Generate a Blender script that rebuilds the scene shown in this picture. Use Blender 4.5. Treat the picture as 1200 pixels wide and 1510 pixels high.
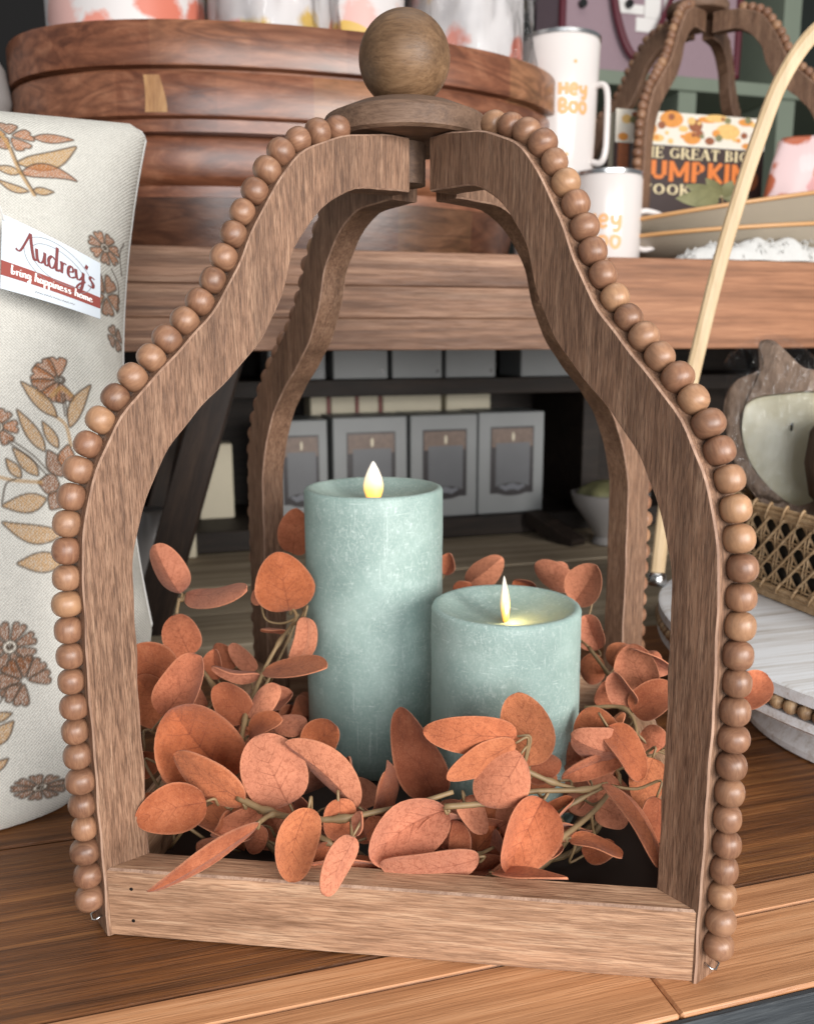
import bpy, math, random
import numpy as np
from mathutils import Vector, Matrix

random.seed(7)
rng = np.random.default_rng(7)
scene = bpy.context.scene
for o in list(bpy.data.objects):
    bpy.data.objects.remove(o)
COL = scene.collection
R = math.radians

# ------------------------------------------------------------------ camera
IW, IH, FPX = 1200.0, 1510.0, 1298.8
CAM = np.array([0.0543, -0.5132, 0.2830])
YAW, PITCH, ROLL = -0.1244, 0.1876, -0.0041
_f = np.array([math.sin(YAW)*math.cos(PITCH), math.cos(YAW)*math.cos(PITCH), -math.sin(PITCH)])
_r = np.array([math.cos(YAW), -math.sin(YAW), 0.0])
_u = np.cross(_r, _f)
CR = math.cos(ROLL)*_r + math.sin(ROLL)*_u
CU = -math.sin(ROLL)*_r + math.cos(ROLL)*_u
CF = _f
cd = bpy.data.cameras.new('camera'); cam = bpy.data.objects.new('camera', cd); COL.objects.link(cam)
M = Matrix(((CR[0], CU[0], -CF[0], CAM[0]), (CR[1], CU[1], -CF[1], CAM[1]), (CR[2], CU[2], -CF[2], CAM[2]), (0, 0, 0, 1)))
cam.matrix_world = M
cd.sensor_fit = 'HORIZONTAL'; cd.sensor_width = 36.0; cd.lens = 36.0*FPX/IW
cd.clip_start = 0.02; cd.clip_end = 50
cd.dof.use_dof = True; cd.dof.focus_distance = 0.42; cd.dof.aperture_fstop = 15.0
scene.camera = cam

# ------------------------------------------------------------------ world, lamps, exposure
w = bpy.data.worlds.new('World'); scene.world = w; w.use_nodes = True
bg = w.node_tree.nodes['Background']; bg.inputs[0].default_value = (0.92, 0.96, 1.0, 1); bg.inputs[1].default_value = 0.27

def area(name, loc, target, size, energy, color, sy=None):
    l = bpy.data.lights.new(name, 'AREA'); l.energy = energy; l.color = color; l.size = size
    if sy: l.shape = 'RECTANGLE'; l.size_y = sy
    o = bpy.data.objects.new(name, l); COL.objects.link(o); o.location = loc
    o.rotation_euler = (Vector(target)-Vector(loc)).to_track_quat('-Z', 'Y').to_euler()
    return o
area('window_lamp', (1.32, -1.32, 0.55), (0.0, 0.0, 0.2), 1.0, 55, (1.0, 0.97, 0.93), 0.9)
area('front_fill', (0.45, -2.3, 0.60), (0.05, 0.3, 0.2), 1.1, 38, (0.96, 0.98, 1.0))  # added fill light, no real source; set low to reach under the riser
area('ceiling_lamp', (0.35, 0.25, 2.3), (0.3, 0.4, 0.3), 1.4, 10, (1.0, 0.96, 0.9))
scene.view_settings.view_transform = 'Standard'; scene.view_settings.look = 'None'
scene.view_settings.exposure = 0.0; scene.view_settings.gamma = 1.0
scene.render.engine = 'CYCLES'

# ------------------------------------------------------------------ pixel helpers (photo pixels -> places)
def ray(px, py):
    return CF + CR*(px-IW/2)/FPX - CU*(py-IH/2)/FPX
def onz(px, py, z=0.0):
    d = ray(px, py); return CAM + d*((z-CAM[2])/d[2])
def ony(px, py, y):
    d = ray(px, py); return CAM + d*((y-CAM[1])/d[1])
TA = R(23.0)                         # the tables run 23 degrees off the lantern
E1 = np.array([math.cos(TA), math.sin(TA), 0]); E2 = np.array([-math.sin(TA), math.cos(TA), 0])
def T(u, v, z=0.0):
    return E1*u + E2*v + np.array([0, 0, z])
def onv(px, py, v):
    d = ray(px, py); return CAM + d*((v-CAM@E2)/(d@E2))
def onplane(px, py, P, n):
    d = ray(px, py); return CAM + d*(((P-CAM)@n)/(d@n))
def uvof(P):
    return P@E1, P@E2

# ------------------------------------------------------------------ colour + materials
def S(r, g, b):
    f = lambda c: (c/255/12.92) if c/255 <= 0.04045 else ((c/255+0.055)/1.055)**2.4
    return (f(r), f(g), f(b), 1)
MATS = {}
class NT:
    def __init__(s, name):
        m = bpy.data.materials.new(name); m.use_nodes = True; s.m = m; s.t = m.node_tree
        s.b = s.t.nodes['Principled BSDF']; MATS[name] = m
    def n(s, typ, **kw):
        nd = s.t.nodes.new(typ)
        for k, v in kw.items(): setattr(nd, k, v)
        return nd
    def l(s, a, b): s.t.links.new(a, b)
    def val(s, sock, v): sock.default_value = v
    def coords(s, scale=(1, 1, 1), rand=True, rot=(0, 0, 0), kind='Object'):
        tc = s.n('ShaderNodeTexCoord'); mp = s.n('ShaderNodeMapping')
        mp.inputs['Scale'].default_value = scale; mp.inputs['Rotation'].default_value = rot
        s.l(tc.outputs[kind], mp.inputs['Vector'])
        if not rand: return mp.outputs[0]
        oi = s.n('ShaderNodeObjectInfo'); mu = s.n('ShaderNodeMath', operation='MULTIPLY'); mu.inputs[1].default_value = 37.0
        s.l(oi.outputs['Random'], mu.inputs[0])
        ad = s.n('ShaderNodeVectorMath', operation='ADD'); s.l(mp.outputs[0], ad.inputs[0]); s.l(mu.outputs[0], ad.inputs[1])
        return ad.outputs[0]
    def noise(s, vec, scale, detail=3, rough=0.55, dist=0.0):
        nd = s.n('ShaderNodeTexNoise'); nd.inputs['Scale'].default_value = scale; nd.inputs['Detail'].default_value = detail
        nd.inputs['Roughness'].default_value = rough; nd.inputs['Distortion'].default_value = dist
        s.l(vec, nd.inputs['Vector']); return nd.outputs['Fac']
    def ramp(s, fac, stops):
        nd = s.n('ShaderNodeValToRGB'); e = nd.color_ramp.elements
        while len(e) < len(stops): e.new(0.5)
        for i, (p, c) in enumerate(stops): e[i].position = p; e[i].color = c if len(c) == 4 else (*c, 1)
        s.l(fac, nd.inputs[0]); return nd.outputs[0]
    def mix(s, fac, a, b, mode='MIX'):
        nd = s.n('ShaderNodeMix', data_type='RGBA', blend_type=mode)
        for sock, v in ((nd.inputs[0], fac), (nd.inputs[6], a), (nd.inputs[7], b)):
            if hasattr(v, 'links'): s.l(v, sock)
            else: sock.default_value = v
        return nd.outputs[2]
    def math(s, op, a, b=0.0, clamp=False):
        nd = s.n('ShaderNodeMath', operation=op); nd.use_clamp = clamp
        for i, v in enumerate((a, b)):
            if hasattr(v, 'links'): s.l(v, nd.inputs[i])
            else: nd.inputs[i].default_value = v
        return nd.outputs[0]
    def bump(s, h, strength=0.3, dist=0.001):
        nd = s.n('ShaderNodeBump'); nd.inputs['Strength'].default_value = strength; nd.inputs['Distance'].default_value = dist
        s.l(h, nd.inputs['Height']); s.l(nd.outputs[0], s.b.inputs['Normal'])
    def color(s, c):
        if hasattr(c, 'links'): s.l(c, s.b.inputs['Base Color'])
        else: s.b.inputs['Base Color'].default_value = c
    def rough(s, r):
        if hasattr(r, 'links'): s.l(r, s.b.inputs['Roughness'])
        else: s.b.inputs['Roughness'].default_value = r
    def rnd(s):
        return s.n('ShaderNodeObjectInfo').outputs['Random']
    def hsv(s, col, h=0.5, sat=1.0, v=1.0):
        nd = s.n('ShaderNodeHueSaturation')
        for k, x in (('Hue', h), ('Saturation', sat), ('Value', v)):
            if hasattr(x, 'links'): s.l(x, nd.inputs[k])
            else: nd.inputs[k].default_value = x
        s.l(col, nd.inputs['Color']); return nd.outputs[0]

def plain(name, c, rough=0.5, metal=0.0, spec=0.5, var=0.06, nscale=40):
    t = NT(name); v = t.coords()
    n = t.noise(v, nscale, 4)
    val = t.math('ADD', t.math('MULTIPLY', n, var*2), 1-var)
    t.color(t.hsv(t.mix(0.0, c, c), v=val)); t.rough(rough)
    t.b.inputs['Metallic'].default_value = metal; t.b.inputs['Specular IOR Level'].default_value = spec
    t.bump(n, 0.15, 0.0006)
    return t.m

def wood(name, dark, mid, light, axis=2, k=1.0, rough=0.5, tilt=(0, 0, 0), fleck=0.5, streak=0.6, bump=0.35, patch=0.25, randv=0.12, spec=0.35, al=1.0, ring=0.3, ringf=38.0):
    """open-grained wood; axis = direction of the grain in object space"""
    t = NT(name)
    def sc(across, along):
        v = [across*k]*3; v[axis] = along*k*al; return tuple(v)
    fine = t.noise(t.coords(sc(1100, 110), rot=tilt), 1.0, 3, 0.6)
    fib = t.noise(t.coords(sc(460, 55), rot=tilt), 1.0, 4, 0.65, 0.4)
    st = t.noise(t.coords(sc(120, 11), rot=tilt), 1.0, 4, 0.6, 0.9)
    big = t.noise(t.coords(sc(28, 9), rot=tilt), 1.0, 3, 0.6, 0.5)
    base = t.ramp(t.math('ADD', t.math('MULTIPLY', st, streak), t.math('MULTIPLY', fib, 1-streak)),
                  [(0.30, dark), (0.5, mid), (0.72, light)])
    pores = t.ramp(fine, [(0.36, (0, 0, 0)), (0.52, (1, 1, 1))])
    c = t.mix(t.math('MULTIPLY', t.math('SUBTRACT', 1.0, pores), fleck, True), base, dark)
    nb = t.noise(t.coords(tuple([15.0 if i_ != axis else 2.0*al for i_ in range(3)]), rot=tilt), 1.0, 2.5, 0.5, 0.3)
    rg = t.ramp(t.math('ADD', t.math('MULTIPLY', t.math('SINE', t.math('MULTIPLY', nb, ringf)), 0.5), 0.5), [(0.35, (0, 0, 0)), (0.95, (1, 1, 1))])
    c = t.mix(t.math('MULTIPLY', rg, ring), c, dark)
    val = t.math('ADD', t.math('MULTIPLY', big, patch*2), 1-patch)
    rv = t.math('ADD', t.math('MULTIPLY', t.rnd(), randv*2), 1-randv)
    c = t.hsv(c, v=t.math('MULTIPLY', val, rv))
    t.color(c)
    t.rough(t.math('ADD', t.math('MULTIPLY', fib, 0.25), rough-0.12))
    t.b.inputs['Specular IOR Level'].default_value = spec
    h = t.math('ADD', t.math('MULTIPLY', fib, 0.7), t.math('MULTIPLY', pores, 0.5))
    t.bump(h, bump, 0.0006)
    return t.m

# lantern woods: weathered mango wood, dull grey brown
M_LEG = wood('lantern_leg_wood', S(68, 46, 33), S(128, 96, 75), S(163, 131, 107), 2, k=1.7, al=.65, tilt=(0, R(16), 0), fleck=0.6, streak=0.35, bump=0.55, rough=0.6, patch=0.32, randv=.08, ring=.28)
M_RAIL = wood('lantern_rail_wood', S(106, 75, 54), S(178, 138, 109), S(224, 188, 156), 0, k=1.2, fleck=0.5, streak=0.45, bump=0.5, rough=0.58, patch=0.3, al=.6, ring=.3)
M_FIN = wood('finial_wood', S(70, 50, 34), S(116, 88, 63), S(144, 114, 85), 0, k=.8, al=1.5, fleck=0.3, streak=0.55, bump=0.2, rough=0.48, patch=0.5, ring=.35)
M_DISC = wood('finial_disc_wood', S(78, 58, 46), S(116, 90, 72), S(142, 114, 94), 0, fleck=0.35, streak=0.5, bump=0.3, rough=0.6)
M_EDGE = wood('worn_edge_wood', S(112, 84, 68), S(160, 128, 108), S(196, 164, 142), 2, fleck=0.3, bump=0.3, rough=0.6)
def bead_wood(name):
    t = NT(name)
    v = t.coords((500, 90, 130)); n = t.noise(v, 1.0, 4, 0.65, 0.8)
    v2 = t.coords((160, 160, 60)); n2 = t.noise(v2, 1.0, 3, 0.6)
    c = t.ramp(n, [(0.3, S(92, 62, 46)), (0.52, S(144, 106, 80)), (0.75, S(176, 138, 106))])
    r = t.rnd()
    tint = t.ramp(r, [(0.0, S(92, 62, 48)), (0.2, S(136, 98, 76)), (0.42, S(114, 78, 60)), (0.62, S(150, 112, 86)), (0.8, S(126, 86, 66)), (0.93, S(172, 132, 98)), (1.0, S(148, 110, 84))])
    c = t.mix(0.62, c, tint)
    c = t.hsv(c, v=t.math('ADD', t.math('MULTIPLY', n2, 0.7), 0.65))
    t.color(c); t.rough(0.40); t.b.inputs['Specular IOR Level'].default_value = 0.45
    t.b.inputs['Coat Weight'].default_value = 0.08; t.b.inputs['Coat Roughness'].default_value = 0.35
    t.bump(n, 0.2, 0.0004); return t.m
M_BEAD = bead_wood('bead_wood')
M_DKTABLE = wood('table_dark_wood', S(54, 30, 13), S(116, 72, 39), S(166, 114, 66), 0, k=1.0, fleck=0.4, streak=0.65, bump=0.8, rough=0.45, patch=0.25, randv=0.06, spec=0.35, al=.22, ring=.36, ringf=60)
M_LTTABLE = wood('table_light_wood', S(142, 94, 60), S(184, 132, 92), S(210, 162, 122), 0, k=0.9, fleck=0.3, streak=0.6, bump=0.3, rough=0.42, patch=0.22, spec=0.5, al=.3, ring=.3, ringf=45)
M_WEATHER = wood('weathered_plank_wood', S(126, 110, 90), S(180, 162, 136), S(210, 194, 170), 0, al=.3, k=0.7, fleck=0.25, streak=0.6, bump=0.3, rough=0.7, patch=0.2)
M_APRON = wood('riser_board_wood', S(74, 50, 38), S(142, 106, 84), S(184, 148, 122), 0, k=0.9, fleck=0.45, streak=0.6, bump=0.5, rough=0.55, patch=0.25, al=.3, ring=.4, ringf=55)
M_APRON2 = wood('riser_board_warm_wood', S(98, 64, 44), S(150, 104, 76), S(178, 130, 98), 0, k=0.9, al=.3, ring=.35, ringf=45, fleck=0.3, streak=0.6, bump=0.3, rough=0.5, patch=0.2)
M_DKBROWN = wood('dark_stained_wood', S(22, 15, 11), S(48, 35, 27), S(70, 54, 42), 2, k=0.6, fleck=0.3, streak=0.6, bump=0.3, rough=0.6)
M_DKSHELF = wood('dark_shelf_wood', S(20, 15, 12), S(40, 31, 25), S(58, 46, 38), 0, k=0.6, fleck=0.3, streak=0.6, bump=0.3, rough=0.6)
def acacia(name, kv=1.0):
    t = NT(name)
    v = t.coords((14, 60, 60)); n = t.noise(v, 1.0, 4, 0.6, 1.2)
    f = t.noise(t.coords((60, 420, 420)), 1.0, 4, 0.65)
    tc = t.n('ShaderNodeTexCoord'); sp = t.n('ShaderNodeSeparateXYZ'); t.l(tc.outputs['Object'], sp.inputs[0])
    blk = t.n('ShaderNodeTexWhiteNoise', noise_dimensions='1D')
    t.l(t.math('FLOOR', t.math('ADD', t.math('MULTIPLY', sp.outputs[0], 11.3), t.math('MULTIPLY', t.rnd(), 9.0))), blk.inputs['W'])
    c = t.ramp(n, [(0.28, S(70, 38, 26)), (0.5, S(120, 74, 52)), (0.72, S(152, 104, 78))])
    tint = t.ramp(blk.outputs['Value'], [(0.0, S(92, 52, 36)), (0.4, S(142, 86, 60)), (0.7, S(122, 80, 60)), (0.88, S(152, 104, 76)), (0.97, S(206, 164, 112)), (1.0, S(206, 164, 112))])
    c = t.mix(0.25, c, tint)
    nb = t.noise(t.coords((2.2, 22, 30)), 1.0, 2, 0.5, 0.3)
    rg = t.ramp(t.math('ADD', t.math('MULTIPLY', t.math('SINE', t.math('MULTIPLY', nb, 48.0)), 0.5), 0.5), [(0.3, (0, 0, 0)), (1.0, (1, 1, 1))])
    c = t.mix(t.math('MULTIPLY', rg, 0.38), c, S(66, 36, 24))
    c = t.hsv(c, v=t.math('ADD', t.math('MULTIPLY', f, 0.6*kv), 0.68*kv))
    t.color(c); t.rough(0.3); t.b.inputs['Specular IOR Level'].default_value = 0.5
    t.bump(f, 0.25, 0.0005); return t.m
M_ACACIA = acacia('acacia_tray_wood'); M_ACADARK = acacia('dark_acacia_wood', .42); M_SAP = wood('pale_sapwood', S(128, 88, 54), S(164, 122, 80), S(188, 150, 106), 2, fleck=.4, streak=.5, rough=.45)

def wax(name):
    t = NT(name)
    v = t.coords(rand=True)
    big = t.noise(v, 30, 4, 0.6)
    sc = t.noise(t.coords((300, 300, 130)), 1.0, 5, 0.75, 2.4)
    sc2 = t.noise(t.coords((170, 170, 520)), 1.0, 5, 0.75, 2.0)
    spk = t.noise(v, 420, 3, 0.6)
    fr = t.ramp(sc, [(0.50, (0, 0, 0)), (0.66, (1, 1, 1))])
    fr2 = t.ramp(sc2, [(0.54, (0, 0, 0)), (0.68, (1, 1, 1))])
    sp = t.ramp(spk, [(0.60, (0, 0, 0)), (0.68, (1, 1, 1))])
    base = t.ramp(big, [(0.3, S(132, 154, 148)), (0.52, S(147, 169, 162)), (0.7, S(161, 182, 175))])
    mask = t.math('MULTIPLY', t.math('ADD', t.math('ADD', t.math('MULTIPLY', fr, 0.5), t.math('MULTIPLY', fr2, 0.45)), t.math('MULTIPLY', sp, 0.5), True),
                  t.ramp(t.noise(v, 17, 3), [(0.35, (0.25,)*3), (0.62, (1, 1, 1))]))
    scr = t.ramp(t.noise(t.coords((620, 620, 16)), 1.0, 3, 0.6, 0.5), [(0.66, (0, 0, 0)), (0.71, (1, 1, 1))])
    scr2 = t.ramp(t.noise(t.coords((60, 60, 900)), 1.0, 3, 0.6, 0.8), [(0.67, (0, 0, 0)), (0.72, (1, 1, 1))])
    mask = t.math('ADD', mask, t.math('MULTIPLY', t.math('ADD', scr, scr2, True), 0.7), True)
    c = t.mix(t.math('MULTIPLY', mask, 0.8), base, S(212, 224, 219))
    t.color(c); t.rough(0.5)
    t.b.inputs['Subsurface Weight'].default_value = 0.25; t.b.inputs['Subsurface Radius'].default_value = (0.01, 0.012, 0.011)
    t.b.inputs['Subsurface Scale'].default_value = 0.5
    t.bump(t.math('ADD', sc, t.math('MULTIPLY', spk, 0.4)), 0.3, 0.0008)
    return t.m
M_WAX = wax('sage_wax')
def flame_mat():
    t = NT('flame_plastic')
    tc = t.n('ShaderNodeTexCoord'); sp = t.n('ShaderNodeSeparateXYZ'); t.l(tc.outputs['Object'], sp.inputs[0])
    h = t.math('MULTIPLY', sp.outputs[2], 1/0.026, True)
    c = t.ramp(h, [(0.0, S(238, 160, 60)), (0.3, S(250, 196, 108)), (0.7, S(248, 232, 206)), (1.0, S(240, 234, 222))])
    t.color(c); t.l(c, t.b.inputs['Emission Color'])
    t.l(t.ramp(h, [(0.0, (1.0,)*3), (0.35, (0.7,)*3), (0.75, (0.10,)*3), (1.0, (0.05,)*3)]), t.b.inputs['Emission Strength'])
    t.rough(0.4); return t.m
M_FLAME = flame_mat()

def leaf_mat():
    t = NT('leaf_fabric')
    at = t.n('ShaderNodeAttribute', attribute_name='leafuv'); sp = t.n('ShaderNodeSeparateXYZ'); t.l(at.outputs['Vector'], sp.inputs[0])
    x, y = sp.outputs[0], sp.outputs[1]           # x along 0..1, y across -1..1
    ay = t.math('ABSOLUTE', y)
    mid = t.math('MULTIPLY', t.math('SUBTRACT', 1.0, t.math('MULTIPLY', ay, 22.0), True), t.math('SUBTRACT', 1.25, t.math('MULTIPLY', x, 1.6), True))
    vein = t.math('SINE', t.math('MULTIPLY', t.math('SUBTRACT', x, t.math('MULTIPLY', ay, 0.35)), 34.0))
    vein = t.math('MULTIPLY', t.ramp(vein, [(0.93, (0, 0, 0)), (1.0, (1, 1, 1))]), t.math('SUBTRACT', 0.55, t.math('MULTIPLY', ay, 0.8), True))
    v = t.coords()
    z3 = sp.outputs[2]
    n = t.noise(v, 60, 4, 0.6); f = t.noise(v, 1300, 3, 0.7); cr = t.noise(v, 520, 5, 0.75, 0.6)
    c = t.ramp(n, [(0.3, S(140, 72, 42)), (0.5, S(172, 96, 60)), (0.7, S(190, 118, 82))])
    tint = t.ramp(t.rnd(), [(0.0, S(122, 66, 44)), (0.2, S(180, 100, 60)), (0.4, S(190, 118, 90)), (0.6, S(166, 92, 58)), (0.78, S(196, 124, 84)), (0.92, S(140, 76, 52)), (1.0, S(108, 60, 46))])
    c = t.mix(0.62, c, tint)
    c = t.mix(t.math('MULTIPLY', z3, 0.5), c, S(196, 132, 106))
    c = t.mix(t.math('MULTIPLY', t.ramp(cr, [(0.4, (1, 1, 1)), (0.52, (0, 0, 0))]), 0.42), c, S(122, 58, 36))
    c = t.mix(t.math('MULTIPLY', t.ramp(f, [(0.55, (0, 0, 0)), (0.75, (1, 1, 1))]), 0.34), c, S(206, 142, 108))
    c = t.mix(t.math('MULTIPLY', t.math('ADD', mid, t.math('MULTIPLY', vein, 1.5), True), 0.7), c, S(112, 56, 38))
    edge = t.ramp(t.math('MAXIMUM', ay, 0.0), [(0.90, (0, 0, 0)), (0.99, (1, 1, 1))])
    c = t.mix(t.math('MULTIPLY', edge, 0.35), c, S(206, 140, 106))
    t.color(t.hsv(c, v=t.math('ADD', t.math('MULTIPLY', n, 0.45), 0.76)))
    t.rough(0.75); t.b.inputs['Specular IOR Level'].default_value = 0.2
    t.b.inputs['Sheen Weight'].default_value = 0.1
    t.bump(t.math('ADD', f, t.math('MULTIPLY', cr, 1.2)), 0.6, 0.0007)
    return t.m
M_LEAF = leaf_mat()
M_STEM = plain('stem_plastic', S(132, 108, 76), 0.55, var=0.25, nscale=160)
M_DARKIN = plain('base_panel_shaded', S(42, 28, 22), 0.7, nscale=60)  # dark colour carries the shade inside the lantern base
M_STEEL = plain('steel', S(196, 196, 196), 0.25, metal=1.0, var=0.05)
M_CHAR = wood('charcoal_paint_wood', S(34, 37, 40), S(48, 52, 56), S(70, 74, 77), 0, k=0.5, fleck=0.3, streak=0.6, bump=0.4, rough=0.6)
M_FLOOR = plain('floor_vinyl', S(60, 54, 48), 0.5, nscale=8)
M_WALL = plain('dark_wall_paint', S(24, 22, 22), 0.8, nscale=6)
M_SAGE = plain('sage_shelf_paint', S(128, 138, 122), 0.6, nscale=20)
M_DKGREEN = plain('shelf_back_paint', S(36, 42, 38), 0.7, nscale=10)
M_CARD = plain('white_card', S(196, 203, 210), 0.5, var=0.015)
M_BAND = plain('tag_band_ink', S(136, 58, 48), 0.6, var=0.03)
M_INK = plain('tag_lettering_ink', S(110, 44, 44), 0.6, var=0.03)
M_GREYINK = plain('grey_ink', S(112, 114, 120), 0.6, var=0.03)
M_WHITEINK = plain('white_ink', S(240, 236, 232), 0.6, var=0.02)
M_CUP = plain('white_enamel', S(216, 208, 204), 0.22, var=0.01)
M_ORANGEINK = plain('orange_ink', S(224, 166, 112), 0.5, var=0.06, nscale=200)
M_BOXGREY = plain('grey_box_card', S(134, 136, 136), 0.45, var=0.05)
M_BOXDARK = plain('box_window_print', S(52, 48, 50), 0.3, var=0.3, nscale=120)
M_BOXCANDLE = plain('box_candle_print', S(98, 99, 102), 0.35, var=0.08)
M_BOXTWIG = plain('box_twig_print', S(112, 92, 80), 0.4, var=0.5, nscale=160)
M_CREAM = plain('cream_paper', S(212, 202, 178), 0.6, var=0.05)
M_REDBOOK = plain('red_spine', S(126, 54, 48), 0.5)
M_CERAMIC = plain('cream_stoneware', S(186, 174, 156), 0.32, var=0.06, nscale=25)
M_CERRIM = plain('tan_glaze', S(196, 148, 98), 0.35, var=0.08)
M_TOWEL = plain('white_cotton', S(198, 197, 194), 0.9, var=0.08, nscale=300)
M_SPRIG = plain('olive_leaf', S(122, 120, 84), 0.6, var=0.3, nscale=80)
M_BAMBOO = wood('bamboo_wood', S(176, 150, 114), S(196, 170, 134), S(210, 186, 152), 2, k=0.7, fleck=0.15, streak=0.6, bump=0.1, rough=0.4, patch=0.08, randv=0.02)
def whitewash():
    t = NT('whitewashed_wood')
    n = t.noise(t.coords((5, 110, 110)), 1.0, 4, 0.6, 0.3); f = t.noise(t.coords((16, 520, 520)), 1.0, 4, 0.7)
    m = t.math('ADD', t.math('MULTIPLY', n, 0.6), t.math('MULTIPLY', f, 0.4))
    c = t.ramp(m, [(0.30, S(138, 120, 106)), (0.40, S(200, 197, 194)), (0.55, S(224, 226, 229))])
    t.color(c); t.rough(0.6); t.bump(f, 0.3, 0.0005); return t.m
M_WHITEWASH = whitewash()
M_TBEAD = wood('tray_bead_wood', S(110, 84, 60), S(160, 130, 98), S(196, 168, 134), 2, k=1.5, fleck=0.3, rough=0.4)
M_RATTAN = wood('rattan_cane', S(136, 106, 74), S(180, 150, 114), S(210, 184, 150), 0, k=1.0, fleck=0.3, streak=0.5, rough=0.45, bump=0.2)
M_PUMPKIN = wood('pumpkin_wood', S(98, 76, 60), S(150, 124, 104), S(186, 162, 142), 2, fleck=0.4, streak=0.5, rough=0.5)
M_CARVED = wood('carved_dark_wood', S(40, 28, 20), S(86, 64, 48), S(120, 94, 72), 2, fleck=0.4, streak=0.7, rough=0.5, bump=0.8)
def creamwax():
    t = NT('cream_wax'); n = t.noise(t.coords(), 25, 3)
    t.color(t.ramp(n, [(0.3, S(206, 196, 164)), (0.7, S(228, 222, 200))])); t.rough(0.35)
    t.b.inputs['Subsurface Weight'].default_value = 0.2; t.b.inputs['Subsurface Radius'].default_value = (0.01, 0.008, 0.006); t.b.inputs['Subsurface Scale'].default_value = 0.3
    return t.m
M_CREAMWAX = creamwax()
def cello():
    t = NT('cellophane'); t.m.node_tree.nodes.remove(t.b)
    out = [n for n in t.t.nodes if n.type == 'OUTPUT_MATERIAL'][0]
    tr = t.n('ShaderNodeBsdfTransparent'); tr.inputs[0].default_value = (0.96, 0.97, 0.98, 1)
    gl = t.n('ShaderNodeBsdfGlossy'); gl.inputs['Roughness'].default_value = 0.12
    lw = t.n('ShaderNodeLayerWeight'); lw.inputs[0].default_value = 0.35
    n = t.noise(t.coords((60, 60, 18)), 1.0, 4, 0.6, 1.5)
    bp = t.n('ShaderNodeBump'); bp.inputs['Strength'].default_value = 0.8; bp.inputs['Distance'].default_value = 0.004; t.l(n, bp.inputs['Height'])
    t.l(bp.outputs[0], gl.inputs['Normal']); t.l(bp.outputs[0], lw.inputs['Normal'])
    mx = t.n('ShaderNodeMixShader'); f = t.math('ADD', t.math('MULTIPLY', t.math('POWER', lw.outputs['Fresnel'], 1.4), 0.8), 0.012, True)
    t.l(f, mx.inputs[0]); t.l(tr.outputs[0], mx.inputs[1]); t.l(gl.outputs[0], mx.inputs[2]); t.l(mx.outputs[0], out.inputs[0])
    return t.m
M_CELLO = cello()
def floral(name, base, cols, scale):
    t = NT(name)
    vo = t.n('ShaderNodeTexVoronoi'); vo.inputs['Scale'].default_value = scale; t.l(t.coords(), vo.inputs['Vector'])
    d = t.math('ADD', vo.outputs['Distance'], t.math('MULTIPLY', t.noise(t.coords(), scale*3, 3), 0.35))
    m = t.ramp(d, [(0.60, (1, 1, 1)), (0.68, (0, 0, 0))])
    sx = t.n('ShaderNodeSeparateColor'); t.l(vo.outputs['Color'], sx.inputs[0])
    k = t.ramp(sx.outputs[0], [(i/len(cols), c) for i, c in enumerate(cols)]); k.node.color_ramp.interpolation = 'CONSTANT'
    t.color(t.mix(m, base, k)); t.rough(0.35); return t.m
M_FLORAL = floral('floral_paper', S(204, 198, 196), [S(206, 134, 118), S(198, 162, 84), S(206, 164, 156), S(196, 112, 92)], 17)
M_PINKFLORAL = floral('pink_pumpkin_fabric', S(218, 190, 190), [S(196, 106, 66), S(206, 150, 150), S(178, 96, 66), S(226, 200, 200)], 22)
M_PINK = plain('pink_canvas', S(156, 132, 140), 0.7, nscale=120)
M_MAROON = plain('maroon_trim', S(92, 24, 40), 0.5)
M_GREYVASE = plain('grey_glaze', S(150, 146, 144), 0.3)
M_GOLD = plain('gold_line', S(186, 160, 92), 0.4, metal=0.5)
M_BOOKDARK = plain('book_dark_print', S(58, 42, 40), 0.45, var=0.12, nscale=60)
M_BOOKWHITE = plain('book_white_print', S(222, 214, 200), 0.45, var=0.05)
M_FOODORANGE = plain('food_orange_print', S(212, 140, 62), 0.5, var=0.25, nscale=150)
M_FOODBROWN = plain('food_brown_print', S(142, 82, 50), 0.5, var=0.4, nscale=220)
M_FOODPALE = plain('food_pale_print', S(222, 180, 110), 0.5, var=0.35, nscale=260)
M_TITLEORANGE = plain('title_orange_ink', S(214, 118, 50), 0.5, var=0.05)
M_TITLECREAM = plain('title_cream_ink', S(226, 208, 166), 0.5, var=0.05)
M_BLACK = plain('black_plastic_and_shade', S(18, 18, 18), 0.4)

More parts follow.
